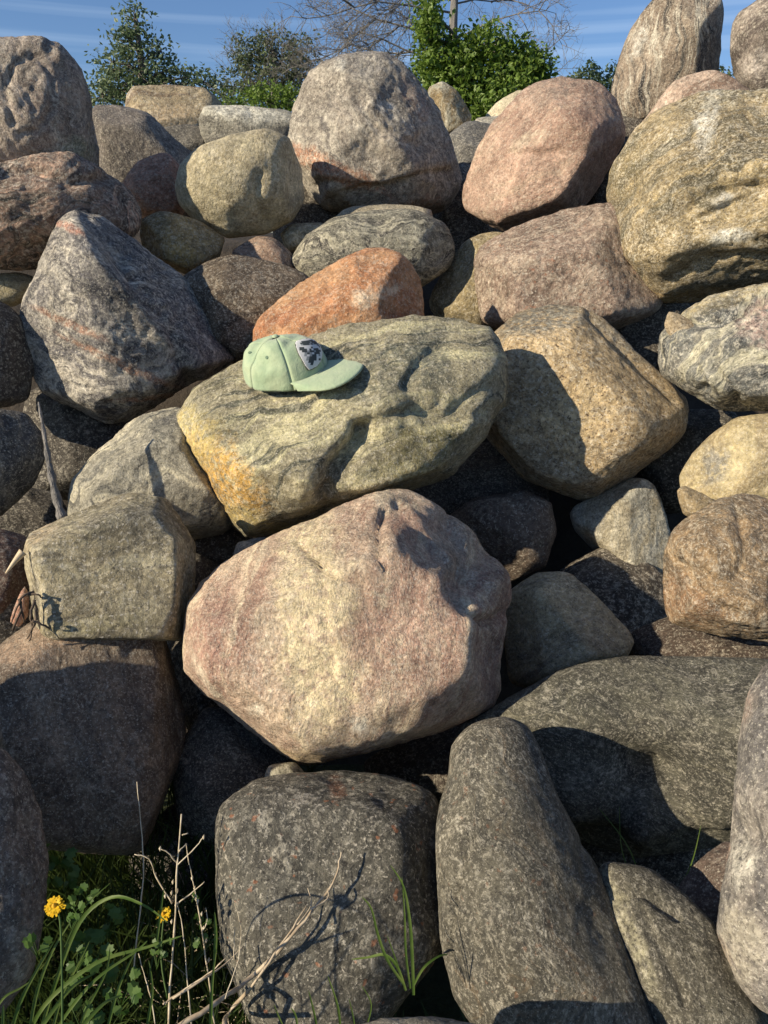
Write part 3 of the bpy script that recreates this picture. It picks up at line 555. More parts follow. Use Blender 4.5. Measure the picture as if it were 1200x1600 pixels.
boulder('root_block', 'big brown boulder mostly in shadow with a sunlit pinkish top edge, lower left', [(-25,1040),(0,990),(60,965),(150,952),(245,950),(285,985),(292,1050),(292,1150),(262,1250),(222,1335),(120,1360),(30,1320),(-35,1200)], 1.74,
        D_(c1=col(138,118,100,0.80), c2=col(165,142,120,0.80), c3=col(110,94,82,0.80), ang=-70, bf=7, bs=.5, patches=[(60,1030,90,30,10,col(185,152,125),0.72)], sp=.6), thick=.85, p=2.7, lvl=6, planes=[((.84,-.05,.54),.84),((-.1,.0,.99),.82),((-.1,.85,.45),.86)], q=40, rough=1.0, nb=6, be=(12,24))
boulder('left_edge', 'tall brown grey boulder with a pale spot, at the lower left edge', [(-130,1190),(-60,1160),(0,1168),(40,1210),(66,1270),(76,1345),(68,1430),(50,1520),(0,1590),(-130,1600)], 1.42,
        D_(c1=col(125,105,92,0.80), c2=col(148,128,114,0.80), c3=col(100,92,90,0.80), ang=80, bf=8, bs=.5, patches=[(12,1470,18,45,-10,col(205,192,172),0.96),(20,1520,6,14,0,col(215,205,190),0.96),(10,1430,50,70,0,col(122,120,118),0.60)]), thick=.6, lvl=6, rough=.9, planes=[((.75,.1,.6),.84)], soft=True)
# ---- right side, lower
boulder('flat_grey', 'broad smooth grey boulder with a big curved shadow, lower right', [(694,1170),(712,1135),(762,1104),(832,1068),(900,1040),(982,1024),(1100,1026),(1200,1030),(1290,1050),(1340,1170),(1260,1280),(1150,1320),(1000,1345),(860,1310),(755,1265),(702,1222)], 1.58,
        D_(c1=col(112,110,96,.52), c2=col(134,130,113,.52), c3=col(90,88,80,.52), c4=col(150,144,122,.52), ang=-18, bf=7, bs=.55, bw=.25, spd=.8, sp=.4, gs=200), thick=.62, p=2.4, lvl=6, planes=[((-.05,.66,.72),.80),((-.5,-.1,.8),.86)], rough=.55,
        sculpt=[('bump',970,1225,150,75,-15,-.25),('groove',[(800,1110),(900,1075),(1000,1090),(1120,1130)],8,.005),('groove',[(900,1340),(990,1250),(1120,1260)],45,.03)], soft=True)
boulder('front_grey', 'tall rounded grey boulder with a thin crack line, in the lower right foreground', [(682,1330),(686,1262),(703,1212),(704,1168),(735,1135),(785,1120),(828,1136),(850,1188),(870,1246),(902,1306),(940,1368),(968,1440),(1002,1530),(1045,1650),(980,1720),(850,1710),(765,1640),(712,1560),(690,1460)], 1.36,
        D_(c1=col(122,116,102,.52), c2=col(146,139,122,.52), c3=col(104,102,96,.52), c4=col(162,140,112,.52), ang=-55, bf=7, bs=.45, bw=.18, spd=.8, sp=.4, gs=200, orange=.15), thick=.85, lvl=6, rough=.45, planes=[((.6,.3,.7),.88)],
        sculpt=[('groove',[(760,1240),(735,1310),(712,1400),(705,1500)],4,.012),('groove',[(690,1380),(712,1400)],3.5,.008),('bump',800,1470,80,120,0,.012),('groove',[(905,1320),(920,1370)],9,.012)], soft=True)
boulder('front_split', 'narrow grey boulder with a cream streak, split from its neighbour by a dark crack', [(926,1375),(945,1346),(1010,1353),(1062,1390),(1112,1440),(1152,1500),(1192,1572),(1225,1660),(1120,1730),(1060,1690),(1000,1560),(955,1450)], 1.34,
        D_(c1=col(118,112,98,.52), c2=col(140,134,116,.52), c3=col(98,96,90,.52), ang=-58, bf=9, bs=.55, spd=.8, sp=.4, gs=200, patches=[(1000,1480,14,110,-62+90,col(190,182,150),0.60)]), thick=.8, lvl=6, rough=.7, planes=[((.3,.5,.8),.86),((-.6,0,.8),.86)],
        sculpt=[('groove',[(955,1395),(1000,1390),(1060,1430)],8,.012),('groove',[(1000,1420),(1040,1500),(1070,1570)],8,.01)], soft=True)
boulder('right_lichen', 'tall mottled boulder with white and rusty patches, at the lower right edge', [(1120,1452),(1126,1400),(1142,1320),(1150,1230),(1156,1150),(1166,1092),(1190,1046),(1240,1018),(1310,1100),(1330,1300),(1310,1500),(1250,1600),(1192,1582),(1150,1532)], 1.26,
        D_(c1=col(138,128,122), c2=col(160,150,142), c3=col(110,106,106), ang=80, bf=8, bs=.6, patches=[(1180,1350,22,35,0,col(220,212,198),1.00),(1150,1340,16,16,0,col(180,115,75),0.90),(1150,1460,30,22,0,col(200,160,125),0.72),(1180,1440,30,60,0,col(208,196,176),0.84),(1190,1560,30,40,0,col(210,200,178),0.72),(1175,1150,14,40,0,col(190,160,145),0.72),(1185,1110,10,20,0,col(210,200,190),0.72),(1135,1430,10,20,0,col(185,120,80),0.72),(1160,1270,25,40,0,col(172,160,152),0.60)], sp=.8),
        thick=.9, lvl=6, rough=1.1, soft=True)
boulder('dim_right', 'small dim reddish boulder in the hollow left of the mottled boulder at lower right', [(1050,1400),(1090,1345),(1140,1310),(1190,1340),(1190,1450),(1130,1480),(1080,1450)], 1.45, D_(c1=col(118,98,88,0.70), c2=col(136,114,104,0.70)), fac=3)  # colour darkened to add to the shade of the hollow
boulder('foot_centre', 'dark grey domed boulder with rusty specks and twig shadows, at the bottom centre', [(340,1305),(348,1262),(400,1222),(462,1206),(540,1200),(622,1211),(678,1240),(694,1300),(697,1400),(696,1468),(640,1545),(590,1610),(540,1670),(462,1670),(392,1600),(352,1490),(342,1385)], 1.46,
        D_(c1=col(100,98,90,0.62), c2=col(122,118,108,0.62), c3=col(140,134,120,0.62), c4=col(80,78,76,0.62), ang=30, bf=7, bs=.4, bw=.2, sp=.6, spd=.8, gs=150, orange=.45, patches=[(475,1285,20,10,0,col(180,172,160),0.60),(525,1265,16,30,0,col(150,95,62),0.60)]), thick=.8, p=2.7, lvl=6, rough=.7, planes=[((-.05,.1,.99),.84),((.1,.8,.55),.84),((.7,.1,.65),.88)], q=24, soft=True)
boulder('bottom_edge', 'low grey boulder just showing along the bottom edge, under the small green grass tuft', [(470,1650),(540,1608),(600,1592),(680,1589),(745,1600),(810,1650),(780,1750),(560,1780)], 1.07, D_(c1=col(125,118,108), c2=col(145,138,126)), fac=2, soft=True)
boulder('pebble_pale', 'small pale stone between the foot of the pink boulder and the dark domed boulder', [(412,1215),(420,1195),(460,1190),(480,1210),(450,1228),(418,1228)], 1.58, D_(c1=col(150,145,125), c2=col(172,166,146)), fac=2, lvl=4, cat='stone', name='stone', group='small stones wedged between the boulders')
# ---- neighbours of the same pile beyond the left and lower edge of the view; their shadows fall into it
boulder('deep_j', 'dim boulder in the dark slot between the squarish boulder and the pink boulder', [(260,880),(310,860),(370,900),(380,1050),(400,1150),(320,1180),(260,1080)], 1.9, D_(c1=col(100,92,84,0.50), c2=col(122,112,102,0.50)), fac=2)  # fillers down to deep_m: darkness of the slots painted into their colour
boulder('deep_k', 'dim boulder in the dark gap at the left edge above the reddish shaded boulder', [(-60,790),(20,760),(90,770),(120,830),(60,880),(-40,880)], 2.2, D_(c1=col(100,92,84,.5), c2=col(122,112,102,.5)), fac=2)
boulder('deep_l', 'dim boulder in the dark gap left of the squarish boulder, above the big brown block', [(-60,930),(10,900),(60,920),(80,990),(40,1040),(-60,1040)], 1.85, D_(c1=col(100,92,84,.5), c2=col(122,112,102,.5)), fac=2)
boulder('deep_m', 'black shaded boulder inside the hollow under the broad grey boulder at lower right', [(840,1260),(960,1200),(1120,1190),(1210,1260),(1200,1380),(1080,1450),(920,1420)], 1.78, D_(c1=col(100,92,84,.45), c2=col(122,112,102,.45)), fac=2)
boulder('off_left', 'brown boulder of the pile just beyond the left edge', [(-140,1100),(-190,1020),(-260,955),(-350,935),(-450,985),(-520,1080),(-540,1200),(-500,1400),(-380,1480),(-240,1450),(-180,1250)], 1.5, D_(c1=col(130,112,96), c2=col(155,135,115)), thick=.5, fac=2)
boulder('gap_a', 'dim boulder far back between the tallest centre boulder and the rounded pink boulder', [(670,300),(720,250),(780,290),(790,390),(740,430),(660,400)], 3.2, D_(c1=col(105,95,86,0.50), c2=col(125,114,104,0.50)), fac=3)  # the three gap fillers carry shade in their darkened rock colour
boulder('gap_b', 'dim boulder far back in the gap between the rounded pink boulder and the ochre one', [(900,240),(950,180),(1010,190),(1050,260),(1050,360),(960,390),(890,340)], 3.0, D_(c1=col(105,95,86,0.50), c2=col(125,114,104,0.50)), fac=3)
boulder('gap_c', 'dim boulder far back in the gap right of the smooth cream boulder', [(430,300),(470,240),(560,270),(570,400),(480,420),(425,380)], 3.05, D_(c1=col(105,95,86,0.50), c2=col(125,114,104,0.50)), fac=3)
boulder('off_low', 'grey boulder of the pile just beyond the bottom edge', [(420,1850),(480,1740),(620,1700),(760,1750),(820,1880),(720,2000),(520,2000)], 1.2, D_(c1=col(120,114,102), c2=col(142,135,120)), fac=3)
# ================================================================== mesh helpers for thin things
def tube_data(pts, rads, n=6, V=None, Fs=None):
    V = V if V is not None else []; Fs = Fs if Fs is not None else []
    pts = [Vector(p) for p in pts]; base = len(V); up = Vector((.3, .2, .93))
    for i, p in enumerate(pts):
        t = (pts[min(i + 1, len(pts) - 1)] - pts[max(i - 1, 0)]).normalized()
        a = t.cross(up); a = a.normalized() if a.length > .05 else t.cross(Vector((1, 0, 0))).normalized()
        b = t.cross(a)
        for k in range(n):
            an = 2 * math.pi * k / n; V.append(p + (a * math.cos(an) + b * math.sin(an)) * rads[i])
    for i in range(len(pts) - 1):
        for k in range(n):
            q = base + i * n; Fs.append((q + k, q + (k + 1) % n, q + n + (k + 1) % n, q + n + k))
    Fs.append(tuple(base + k for k in range(n))[::-1]); e = base + (len(pts) - 1) * n; Fs.append(tuple(e + k for k in range(n)))
    return V, Fs
def smooth_path(pts, k=5):
    pts = [Vector(p) for p in pts]; out = []
    for i in range(len(pts) - 1):
        p0, p1, p2, p3 = pts[max(i - 1, 0)], pts[i], pts[i + 1], pts[min(i + 2, len(pts) - 1)]
        for j in range(k):
            t = j / k
            out.append(.5 * ((2 * p1) + (p2 - p0) * t + (2 * p0 - 5 * p1 + 4 * p2 - p3) * t * t + (3 * p1 - p0 - 3 * p2 + p3) * t ** 3))
    out.append(pts[-1]); return out
def tube(name, pts, r0, r1, mat, parent=None, n=6, k=4, wob=0.):
    pp = smooth_path(pts, k) if len(pts) > 1 else pts
    rr = [r0 + (r1 - r0) * i / (len(pp) - 1) for i in range(len(pp))]
    if wob:
        rw = random.Random(int(pp[0].x * 9999)); pp = [p + Vector((rw.uniform(-wob, wob), rw.uniform(-wob, wob), rw.uniform(-wob, wob))) for p in pp]
        rr = [r_ * rw.uniform(.8, 1.25) for r_ in rr]
    V, Fs = tube_data(pp, rr, n); return meshobj(name, V, Fs, mat, parent)
def blade_data(pts, w0, V, Fs, k=5, side=None, prof='grass'):
    pp = smooth_path(pts, k); base = len(V); N = len(pp)
    for i, p in enumerate(pp):
        t = (pp[min(i + 1, N - 1)] - pp[max(i - 1, 0)]).normalized()
        vw = (CAM - p).normalized(); s = side if side else vw + Vector((.35, 0, .5))
        a = t.cross(s).normalized(); nrm = a.cross(t)
        f = i / (N - 1); wd = w0 * ((min(1, .55 + 1.2 * f) * (1 - f) ** .55) if prof == 'grass' else math.sin(math.pi * min(.98, f * .9 + .1)) ** .7) + .00025
        V += [p - a * wd + nrm * wd * .35, p, p + a * wd + nrm * wd * .35]
    for i in range(N - 1):
        q = base + i * 3; Fs += [(q, q + 1, q + 4, q + 3), (q + 1, q + 2, q + 5, q + 4)]
def blade(name, pts, w0, mat, parent, **k):
    V, Fs = [], []; blade_data(pts, w0, V, Fs, **k); return meshobj(name, V, Fs, mat, parent)

def plant_mat(name, a, b, scale=30, trans=.35, rough=.5, spec=.35):
    n = NB(name); P = n.n('ShaderNodeNewGeometry').outputs['Position']
    c = n.mix(n.rng(n.noise(P, scale, 4, .6).outputs['Fac'], .35, .65), a, b)
    n.l(c, n.b.inputs['Base Color']); n.b.inputs['Roughness'].default_value = rough; n.b.inputs['Specular IOR Level'].default_value = spec
    if trans:
        t = n.n('ShaderNodeBsdfTranslucent'); n.l(c, t.inputs[0]); m = n.n('ShaderNodeMixShader'); m.inputs[0].default_value = trans
        n.l(n.b.outputs[0], m.inputs[1]); n.l(t.outputs[0], m.inputs[2]); n.l(m.outputs[0], n.out.inputs[0])
    return n.m
M_BLADE = plant_mat('grass_blade', (.085, .15, .022, 1), (.15, .21, .045, 1))
M_WEED = plant_mat('weed_leaf', (.05, .11, .02, 1), (.10, .17, .04, 1))
M_DRY = plant_mat('dry_fibre', (.42, .34, .22, 1), (.60, .52, .38, 1), 80, 0)
M_TWIG = plant_mat('twig', (.34, .26, .17, 1), (.52, .43, .31, 1), 60, 0)
M_DARKTWIG = plant_mat('dark_root', (.06, .045, .035, 1), (.14, .10, .07, 1), 60, 0, .8)
M_YEL = plant_mat('yellow_petal', (.80, .50, .01, 1), (.85, .60, .03, 1), 200, .3, .6)
M_YELC = plant_mat('flower_centre', (.60, .30, .01, 1), (.75, .42, .02, 1), 200, .1, .6)

# ================================================================== trees beyond the pile
def atY(px, py, Y):
    r = ray(px, py); return CAM + r * (Y / r.y)
def leaf_cards(pts, size, rs, V, Fs, jitter=.4, up=.3):
    for p in pts:
        s = size * rs.uniform(1 - jitter, 1 + jitter)
        a = rs.normal(size=3); a /= np.linalg.norm(a); b = rs.normal(size=3); b[2] *= .6; b -= a * (a @ b); b /= np.linalg.norm(b)
        c = np.cross(a, b); q = len(V)
        V += [p - b * s * .5, p + a * s * .28 + c * s * .08, p + b * s * .55, p - a * s * .28 + c * s * .08]
        Fs.append((q, q + 1, q + 2)); Fs.append((q, q + 2, q + 3))
def leaf_mat(name, cols, s=1.2):
    n = NB(name); P = n.n('ShaderNodeNewGeometry'); f = n.noise(P.outputs['Position'], s, 3, .6).outputs['Fac']
    c = n.mix(n.rng(f, .4, .6), cols[0], cols[1]); c = n.mix(n.rng(n.noise(P.outputs['Position'], s * 9, 2, .6).outputs['Fac'], .5, .65), c, cols[2])
    n.l(c, n.b.inputs['Base Color']); n.b.inputs['Roughness'].default_value = .5
    t = n.n('ShaderNodeBsdfTranslucent'); n.l(c, t.inputs[0]); m = n.n('ShaderNodeMixShader'); m.inputs[0].default_value = .4
    n.l(n.b.outputs[0], m.inputs[1]); n.l(t.outputs[0], m.inputs[2]); n.l(m.outputs[0], n.out.inputs[0]); return n.m
def bark_mat(name, a, b):
    n = NB(name); P = n.n('ShaderNodeTexCoord').outputs['Object']
    f = n.noise(n.map(P, scale=(1, 1, .2)), 22, 6, .7).outputs['Fac']; n.l(n.mix(n.rng(f, .35, .65), a, b), n.b.inputs['Base Color']); n.b.inputs['Roughness'].default_value = .9
    bp = n.n('ShaderNodeBump'); bp.inputs['Distance'].default_value = .04; n.l(f, bp.inputs['Height']); n.l(bp.outputs[0], n.b.inputs['Normal']); return n.m
BARK = bark_mat('bark', (.10, .085, .07, 1), (.20, .175, .15, 1)); BARKG = bark_mat('grey_bark', (.16, .15, .14, 1), (.27, .25, .23, 1))
def twigs(start, d, length, r, depth, rs, V, Fs, ends, droop=0., spread=.6):
    pts = [start]; dd = d.copy(); seg = 4
    for i in range(seg):
        dd = (dd + Vector(rs.normal(size=3)) * .16 + Vector((0, 0, -droop))).normalized(); pts.append(pts[-1] + dd * length / seg)
    tube_data(pts, [r * (1 - .13 * i) for i in range(seg + 1)], 4 if depth < 2 else 5, V, Fs)
    ends.append(pts[-1])
    if depth == 0: return
    for i in range(1, seg + 1):
        for _ in range(2 if i > 1 else 1):
            t = (pts[i] - pts[i - 1]).normalized(); s = Vector(rs.normal(size=3)); s = (s - t * s.dot(t)).normalized()
            twigs(pts[i], (t * (1 - spread * .5) + s * spread).normalized(), length * rs.uniform(.4, .62), r * .55, depth - 1, rs, V, Fs, ends, droop, spread)
def tree(label, Y, trunk, blobs, lmat, bmat, seed, clusters=90, per=26, lsize=.09, csz=.16, group='trees beyond the boulder pile', bare=(), rt=.10, cat='tree', twiggy=0, name='tree'):
    rs = np.random.RandomState(seed); base = atY(trunk[0][0], trunk[0][1], Y); g = Vector((base.x, Y, 0))
    root = empty(name, g); tag(root, label, cat, group)
    tp = [g + Vector((0, 0, -.1))] + [atY(a, b, Y) for a, b in trunk]
    tube('trunk', tp, rt, rt * .35, bmat, root, 9, 4)
    V, Fs, LV, LF, ends = [], [], [], [], []
    tpw = smooth_path(tp, 6)
    for (px, py, rx, ry, dens) in blobs:
        c = atY(px, py, Y); k = Y / CF.y / F; c.y += rs.uniform(-.3, .3) * rx * k
        s0 = min(tpw, key=lambda q: (q - c).length + max(0, q.z - c.z + .3) * 3)
        mid = (s0 + c) * .5 + Vector((0, 0, .08)); pp = smooth_path([s0, mid, c], 4); tube_data(pp, [rt * .35 * (1 - .08 * i) for i in range(len(pp))], 5, V, Fs)
        for i in range(max(3, int(clusters * dens))):
            d = rs.normal(size=3); d /= np.linalg.norm(d); rr = rs.uniform(.35, 1.0) ** .6
            cc = np.array(c) + d * rr * np.array([rx * k, (rx + ry) / 2 * k, ry * k])
            if i % 3 == 0: tube_data([c, (c + Vector(cc)) / 2 + Vector((0, 0, -.03)), Vector(cc)], [rt * .12, rt * .08, rt * .03], 4, V, Fs)
            if twiggy and i % 2 == 0: twigs(Vector(cc), Vector(d + np.array([0, 0, .5])).normalized(), twiggy, rt * .05, 1, rs, V, Fs, ends)
            n_ = int(per * rs.uniform(.4, 1.4)); leaf_cards(cc + rs.normal(size=(n_, 3)) * csz * np.array([1, 1, .7]), lsize, rs, LV, LF)
    for (a, b, ln, ag, el, r_, dp) in bare:
        s0 = atY(a, b, Y); dirv = Vector((math.cos(R(ag)) * math.cos(R(el)), math.sin(R(el)), math.sin(R(ag)) * math.cos(R(el))))
        twigs(s0, dirv, ln, r_, dp, rs, V, Fs, ends, .012, .75)
    if V: o = meshobj('limb', V, Fs, bmat, root); o['kind'] = 'stuff'
    if LV: o = meshobj('crown', LV, LF, lmat, root, smooth=False); o['kind'] = 'stuff'
    return root
LG = leaf_mat('leaf_grey_green', [(.11, .16, .08, 1), (.16, .21, .11, 1), (.19, .25, .12, 1)])
LB = leaf_mat('leaf_bright', [(.10, .17, .022, 1), (.16, .25, .040, 1), (.22, .31, .07, 1)], 1.6)
LD = leaf_mat('leaf_brown_grey', [(.12, .15, .08, 1), (.16, .18, .11, 1), (.11, .17, .06, 1)])
tree('green pointed tree with a ragged tip, leftmost of the trees on the skyline', 17, [(225,200),(222,110),(212,30)],
     [(212,30,16,22,.35),(205,65,30,24,.6),(250,78,22,18,.3),(175,95,26,20,.45),(215,110,48,30,1.1),(262,108,26,16,.35),(190,140,50,26,1.),(160,150,34,26,.7),(240,145,55,26,1.),(290,120,22,14,.25),(318,128,24,16,.3),(345,150,26,20,.4),(290,160,40,24,.6)],
     LG, BARK, 3, 62, 15, .085, .10, rt=.12)
tree('grey brown twiggy bush with green lower leaves, left of the tall centre boulder', 15, [(430,210),(428,120),(430,80)],
     [(395,90,30,22,.5),(430,78,34,20,.6),(468,80,26,20,.45),(380,125,28,28,.5),(420,115,50,30,1.),(465,115,36,30,.7),(400,150,50,24,.7),(450,155,50,24,.7)],
     LD, BARKG, 5, 70, 20, .060, .09, twiggy=.32, rt=.08)
tree('low bright green bush growing at the foot of the grey twiggy bush', 14, [(430,240),(430,190)],
     [(385,165,30,20,.6),(425,160,34,22,.8),(465,165,34,24,.8),(350,165,20,16,.3)], LB, BARK, 8, 45, 22, .07, .09, rt=.05, cat='bush', name='bush')
tree('old tree with bare spreading grey branches and a trunk leaving the top of the picture', 13.5, [(712,170),(708,60),(712,-40),(716,-160)], [],
     LB, BARKG, 21, rt=.10, bare=[(700,85,1.6,176,20,.020,4),(705,100,1.5,188,-10,.018,3),(703,60,1.6,168,10,.020,3),(706,20,1.6,172,-15,.018,3),(706,0,1.5,160,15,.018,3),(706,-30,1.3,185,0,.016,3),(712,100,1.3,12,10,.016,3),(715,60,1.3,25,-10,.014,3),(716,5,1.3,20,0,.014,3)])
tree('bright green leafy tree crowding round the bare trunk, right of the tall centre boulder', 12.5, [(745,260),(742,150),(735,90)],
     [(668,20,14,34,.5),(672,60,18,30,.5),(680,95,26,24,.7),(720,85,36,24,.8),(765,70,34,22,.7),(805,85,30,22,.6),(835,100,20,18,.35),(680,125,30,26,.8),(725,125,40,30,1.1),(775,120,44,30,1.1),(825,125,30,24,.7),(700,155,36,24,.8),(750,165,46,28,1.1),(800,155,40,26,.9),(735,195,40,20,.6),(845,115,14,12,.2)],
     LB, BARK, 11, 75, 20, .075, .085, rt=.08)
tree('small sparse green sapling between the rounded pink boulder and the standing slab', 15, [(925,220),(922,140)],
     [(920,118,14,16,.3),(905,122,8,8,.12),(945,135,12,14,.25),(960,118,12,12,.2),(930,150,24,14,.4)], LG, BARK, 13, 60, 14, .08, .07, rt=.04, name='sapling', group='trees beyond the boulder pile')
tree('little green bush glimpsed in the notch right of the standing slab', 15, [(1120,240),(1118,150)],
     [(1085,120,22,14,.4),(1118,125,26,16,.5)], LG, BARK, 14, 60, 14, .08, .07, rt=.04, cat='bush', name='bush')

# ================================================================== the cap
def make_cap():
    p0 = hit(449, 583, ['cap_boulder']); pa = hit(400, 595, ['cap_boulder']); pb = hit(545, 605, ['cap_boulder']); pc = hit(480, 560, ['cap_boulder']); pd_ = hit(540, 565, ['cap_boulder'])
    nf = (pb - pa).cross(pc - pa).normalized(); nf = nf if nf.z > 0 else -nf
    des = (CR * -.066 + CU * .838 - CF * .522).normalized()
    up = (nf * .12 + des * .88).normalized()
    fw = CR * .95 + CU * -.10 - CF * .28; fw = (fw - up * fw.dot(up)).normalized(); lf = up.cross(fw)
    print('CAP fit normal cam', round(nf.dot(CR), 2), round(nf.dot(CU), 2), round(-nf.dot(CF), 2), 'd', (p0 - CAM).length)
    S = (p0 - CAM).length / 1.80
    Mx = Matrix((fw, lf, up)).transposed()
    org = p0 - up * .004 - fw * .002
    root = empty('baseball_cap', org); root.rotation_euler = Mx.to_euler()
    tag(root, 'sage green baseball cap with a black and white shield patch, lying on a boulder', 'cap')
    def clothm(name, a, b, st=False):
        n = NB(name); P = n.n('ShaderNodeTexCoord').outputs['Object']
        c = n.mix(n.rng(n.noise(P, 22, 5, .6).outputs['Fac'], .35, .65), a, b)
        wv = n.n('ShaderNodeTexWave'); wv.inputs['Scale'].default_value = 520; wv.inputs['Distortion'].default_value = .5; n.l(P, wv.inputs['Vector'])
        wv.bands_direction = 'DIAGONAL'; c2 = n.vmath('SCALE', c); n.l(n.rng(wv.outputs['Fac'], 0, 1, .86, 1.06), c2.inputs['Scale'])
        n.l(c2.outputs[0], n.b.inputs['Base Color']); n.b.inputs['Roughness'].default_value = .9; n.b.inputs['Specular IOR Level'].default_value = .2
        n.b.inputs['Sheen Weight'].default_value = .25
        bp = n.n('ShaderNodeBump'); bp.inputs['Distance'].default_value = .004; bp.inputs['Strength'].default_value = .7
        n.l(n.noise(P, 60, 6, .65).outputs['Fac'], bp.inputs['Height']); n.l(bp.outputs[0], n.b.inputs['Normal']); return n.m
    CL = clothm('cap_cloth', (.32, .42, .27, 1), (.41, .49, .32, 1)); CLD = clothm('cap_seam', (.13, .20, .14, 1), (.18, .26, .18, 1))
    AX, AY, H = .100 * S, .088 * S, .088 * S
    def crown(phi, v):      # v 0 rim .. 1 apex
        a = v * math.pi / 2; r = math.cos(a) ** .62; z = math.sin(a) ** 1.05
        x = AX * r * math.cos(phi) - .012 * S * z + .006 * S * max(0, math.cos(phi)) * math.sin(a * 2); y = AY * r * math.sin(phi)
        z = H * z * (1 + .04 * math.cos(phi))
        p = Vector((x, y, z))
        q = np.array([[x / S * 14 + 3, y / S * 14, z / S * 14]]); nn = float(fbm(q, 3)[0]) * (.0060 if x < .02 * S else .0015) * S
        # the soft fold on the near side, a slack ridge and a hollow under it
        for (c_, ax_, wd_, am_) in (((-.02, -.055, .052), (1, -.1, -.25), .017, -.015), ((-.005, -.062, .034), (1, -.2, .25), .013, .009), ((-.06, -.02, .075), (.2, 1, 0), .013, -.010), ((.03, .0, .09), (0, 1, 0), .012, -.006)):
            cv = Vector(c_) * S; av = Vector(ax_).normalized(); dlt = p - cv; al = dlt.dot(av); pr = (dlt - av * al).length
            nn += am_ * S * math.exp(-(pr / (wd_ * S)) ** 2 - (al / (.04 * S)) ** 2)
        o = Vector((x, y, z * .8 + .01)).normalized(); return p + o * nn
    def add(name, V, Fs, mat, parent=root, smooth=True):
        me = bpy.data.meshes.new(name); me.from_pydata([tuple(v) for v in V], [], Fs)
        me.polygons.foreach_set('use_smooth', [smooth] * len(me.polygons)); me.materials.append(mat)
        o = link(bpy.data.objects.new(name, me)); o.parent = parent; return o
    def solid(o, t):
        m = o.modifiers.new('solid', 'SOLIDIFY'); m.thickness = t; m.offset = -1
    for k in range(6):
        V, Fs = [], []; na, nv = 16, 26; f0 = k * math.pi / 3
        for j in range(nv + 1):
            v = j / nv * .985
            for i in range(na + 1):
                t = i / na; phi = f0 + t * math.pi / 3; p = crown(phi, v)
                e = min(t, 1 - t); dip = .0016 * S * math.exp(-(e / .035) ** 2) - .0008 * S * math.exp(-((e - .11) / .03) ** 2)
                V.append(p - Vector((p.x, p.y, p.z * .8)).normalized() * dip)
        for j in range(nv):
            for i in range(na):
                q = j * (na + 1) + i; Fs.append((q, q + 1, q + na + 2, q + na + 1))
        o = add('crown_panel', V, Fs, CL); solid(o, .0018 * S)
        # stitched eyelet on each panel but the front pair
        if k not in (5, 0):
            pe = crown(f0 + math.pi / 6, .60); pn = (crown(f0 + math.pi / 6 + .02, .6) - pe).cross(crown(f0 + math.pi / 6, .62) - pe).normalized()
            if pn.dot(pe) < 0: pn = -pn
            a_ = pn.orthogonal().normalized(); b_ = pn.cross(a_); V, Fs = [], []
            for i in range(12):
                an = i / 12 * 2 * math.pi; dv = a_ * math.cos(an) + b_ * math.sin(an)
                V += [pe + dv * .0040 * S + pn * .0004, pe + dv * .0032 * S + pn * .0018 * S, pe + dv * .0018 * S + pn * .0004]
            for i in range(12):
                q, q2 = i * 3, (i + 1) % 12 * 3; Fs += [(q, q2, q2 + 1, q + 1), (q + 1, q2 + 1, q2 + 2, q + 2)]
            Fs.append(tuple(i * 3 + 2 for i in range(12)))
            add('eyelet', V, Fs, CLD)
    # button
    bt = crown(0, 1.0); V, Fs = [], []
    for j in range(5):
        a = j / 4 * math.pi / 2
        for i in range(14): V.append(bt + Vector((math.cos(i / 14 * 6.283) * .0075 * S * math.cos(a), math.sin(i / 14 * 6.283) * .0075 * S * math.cos(a), .0045 * S * math.sin(a) - .001)))
    for j in range(4):
        for i in range(14): Fs.append((j * 14 + i, j * 14 + (i + 1) % 14, (j + 1) * 14 + (i + 1) % 14, (j + 1) * 14 + i))
    add('button', V, Fs, CL)
    # brim
    V, Fs = [], []; ns, nt_ = 36, 14; A0 = R(62)
    def brim(s, t, dz=0.):
        phi = s * A0; x0, y0 = AX * .965 * math.cos(phi), AY * .965 * math.sin(phi)
        Lb = .086 * S * (1 - abs(s) ** 9) ** .30
        x = x0 + Lb * t; y = y0 * (1.06 + .16 * t); z = .012 * S - .012 * S * (abs(s) ** 2) * (.35 + .65 * t) - .006 * S * t + .006 * S * math.sin(t * 2.4) + dz
        return Vector((x, y, z + .009 * S))
    for j in range(nt_ + 1):
        for i in range(ns + 1): V.append(brim(-.999 + 1.998 * i / ns, j / nt_))
    for j in range(nt_):
        for i in range(ns): q = j * (ns + 1) + i; Fs.append((q, q + 1, q + ns + 2, q + ns + 1))
    o = add('brim', V, Fs, CL); solid(o, .0032 * S)
    for t in (.15, .28, .41, .54, .67, .80, .92):     # rows of stitching
        pts = [brim(-.93 + 1.86 * i / 44, t, .0006 * S) for i in range(45)]
        V, Fs = tube_data(pts, [.0006 * S] * 45, 4); add('stitching', V, Fs, CLD, o)
    # seam between crown and brim
    pts = [brim(-.97 + 1.94 * i / 40, .0, .001 * S) + Vector((.0012 * S, 0, 0)) for i in range(41)]
    V, Fs = tube_data(pts, [.0012 * S] * 41, 5); add('seam_tape', V, Fs, CLD)
    # sweatband inside the rim
    V, Fs = [], []
    for i in range(48):
        an = i / 48 * 6.2832; V += [Vector((AX * .93 * math.cos(an), AY * .93 * math.sin(an), .001)), Vector((AX * .90 * math.cos(an), AY * .90 * math.sin(an), .026 * S))]
    for i in range(48): q, q2 = i * 2, (i + 1) % 48 * 2; Fs.append((q, q2, q2 + 1, q + 1))
    solid(add('sweatband', V, Fs, CLD), .001)
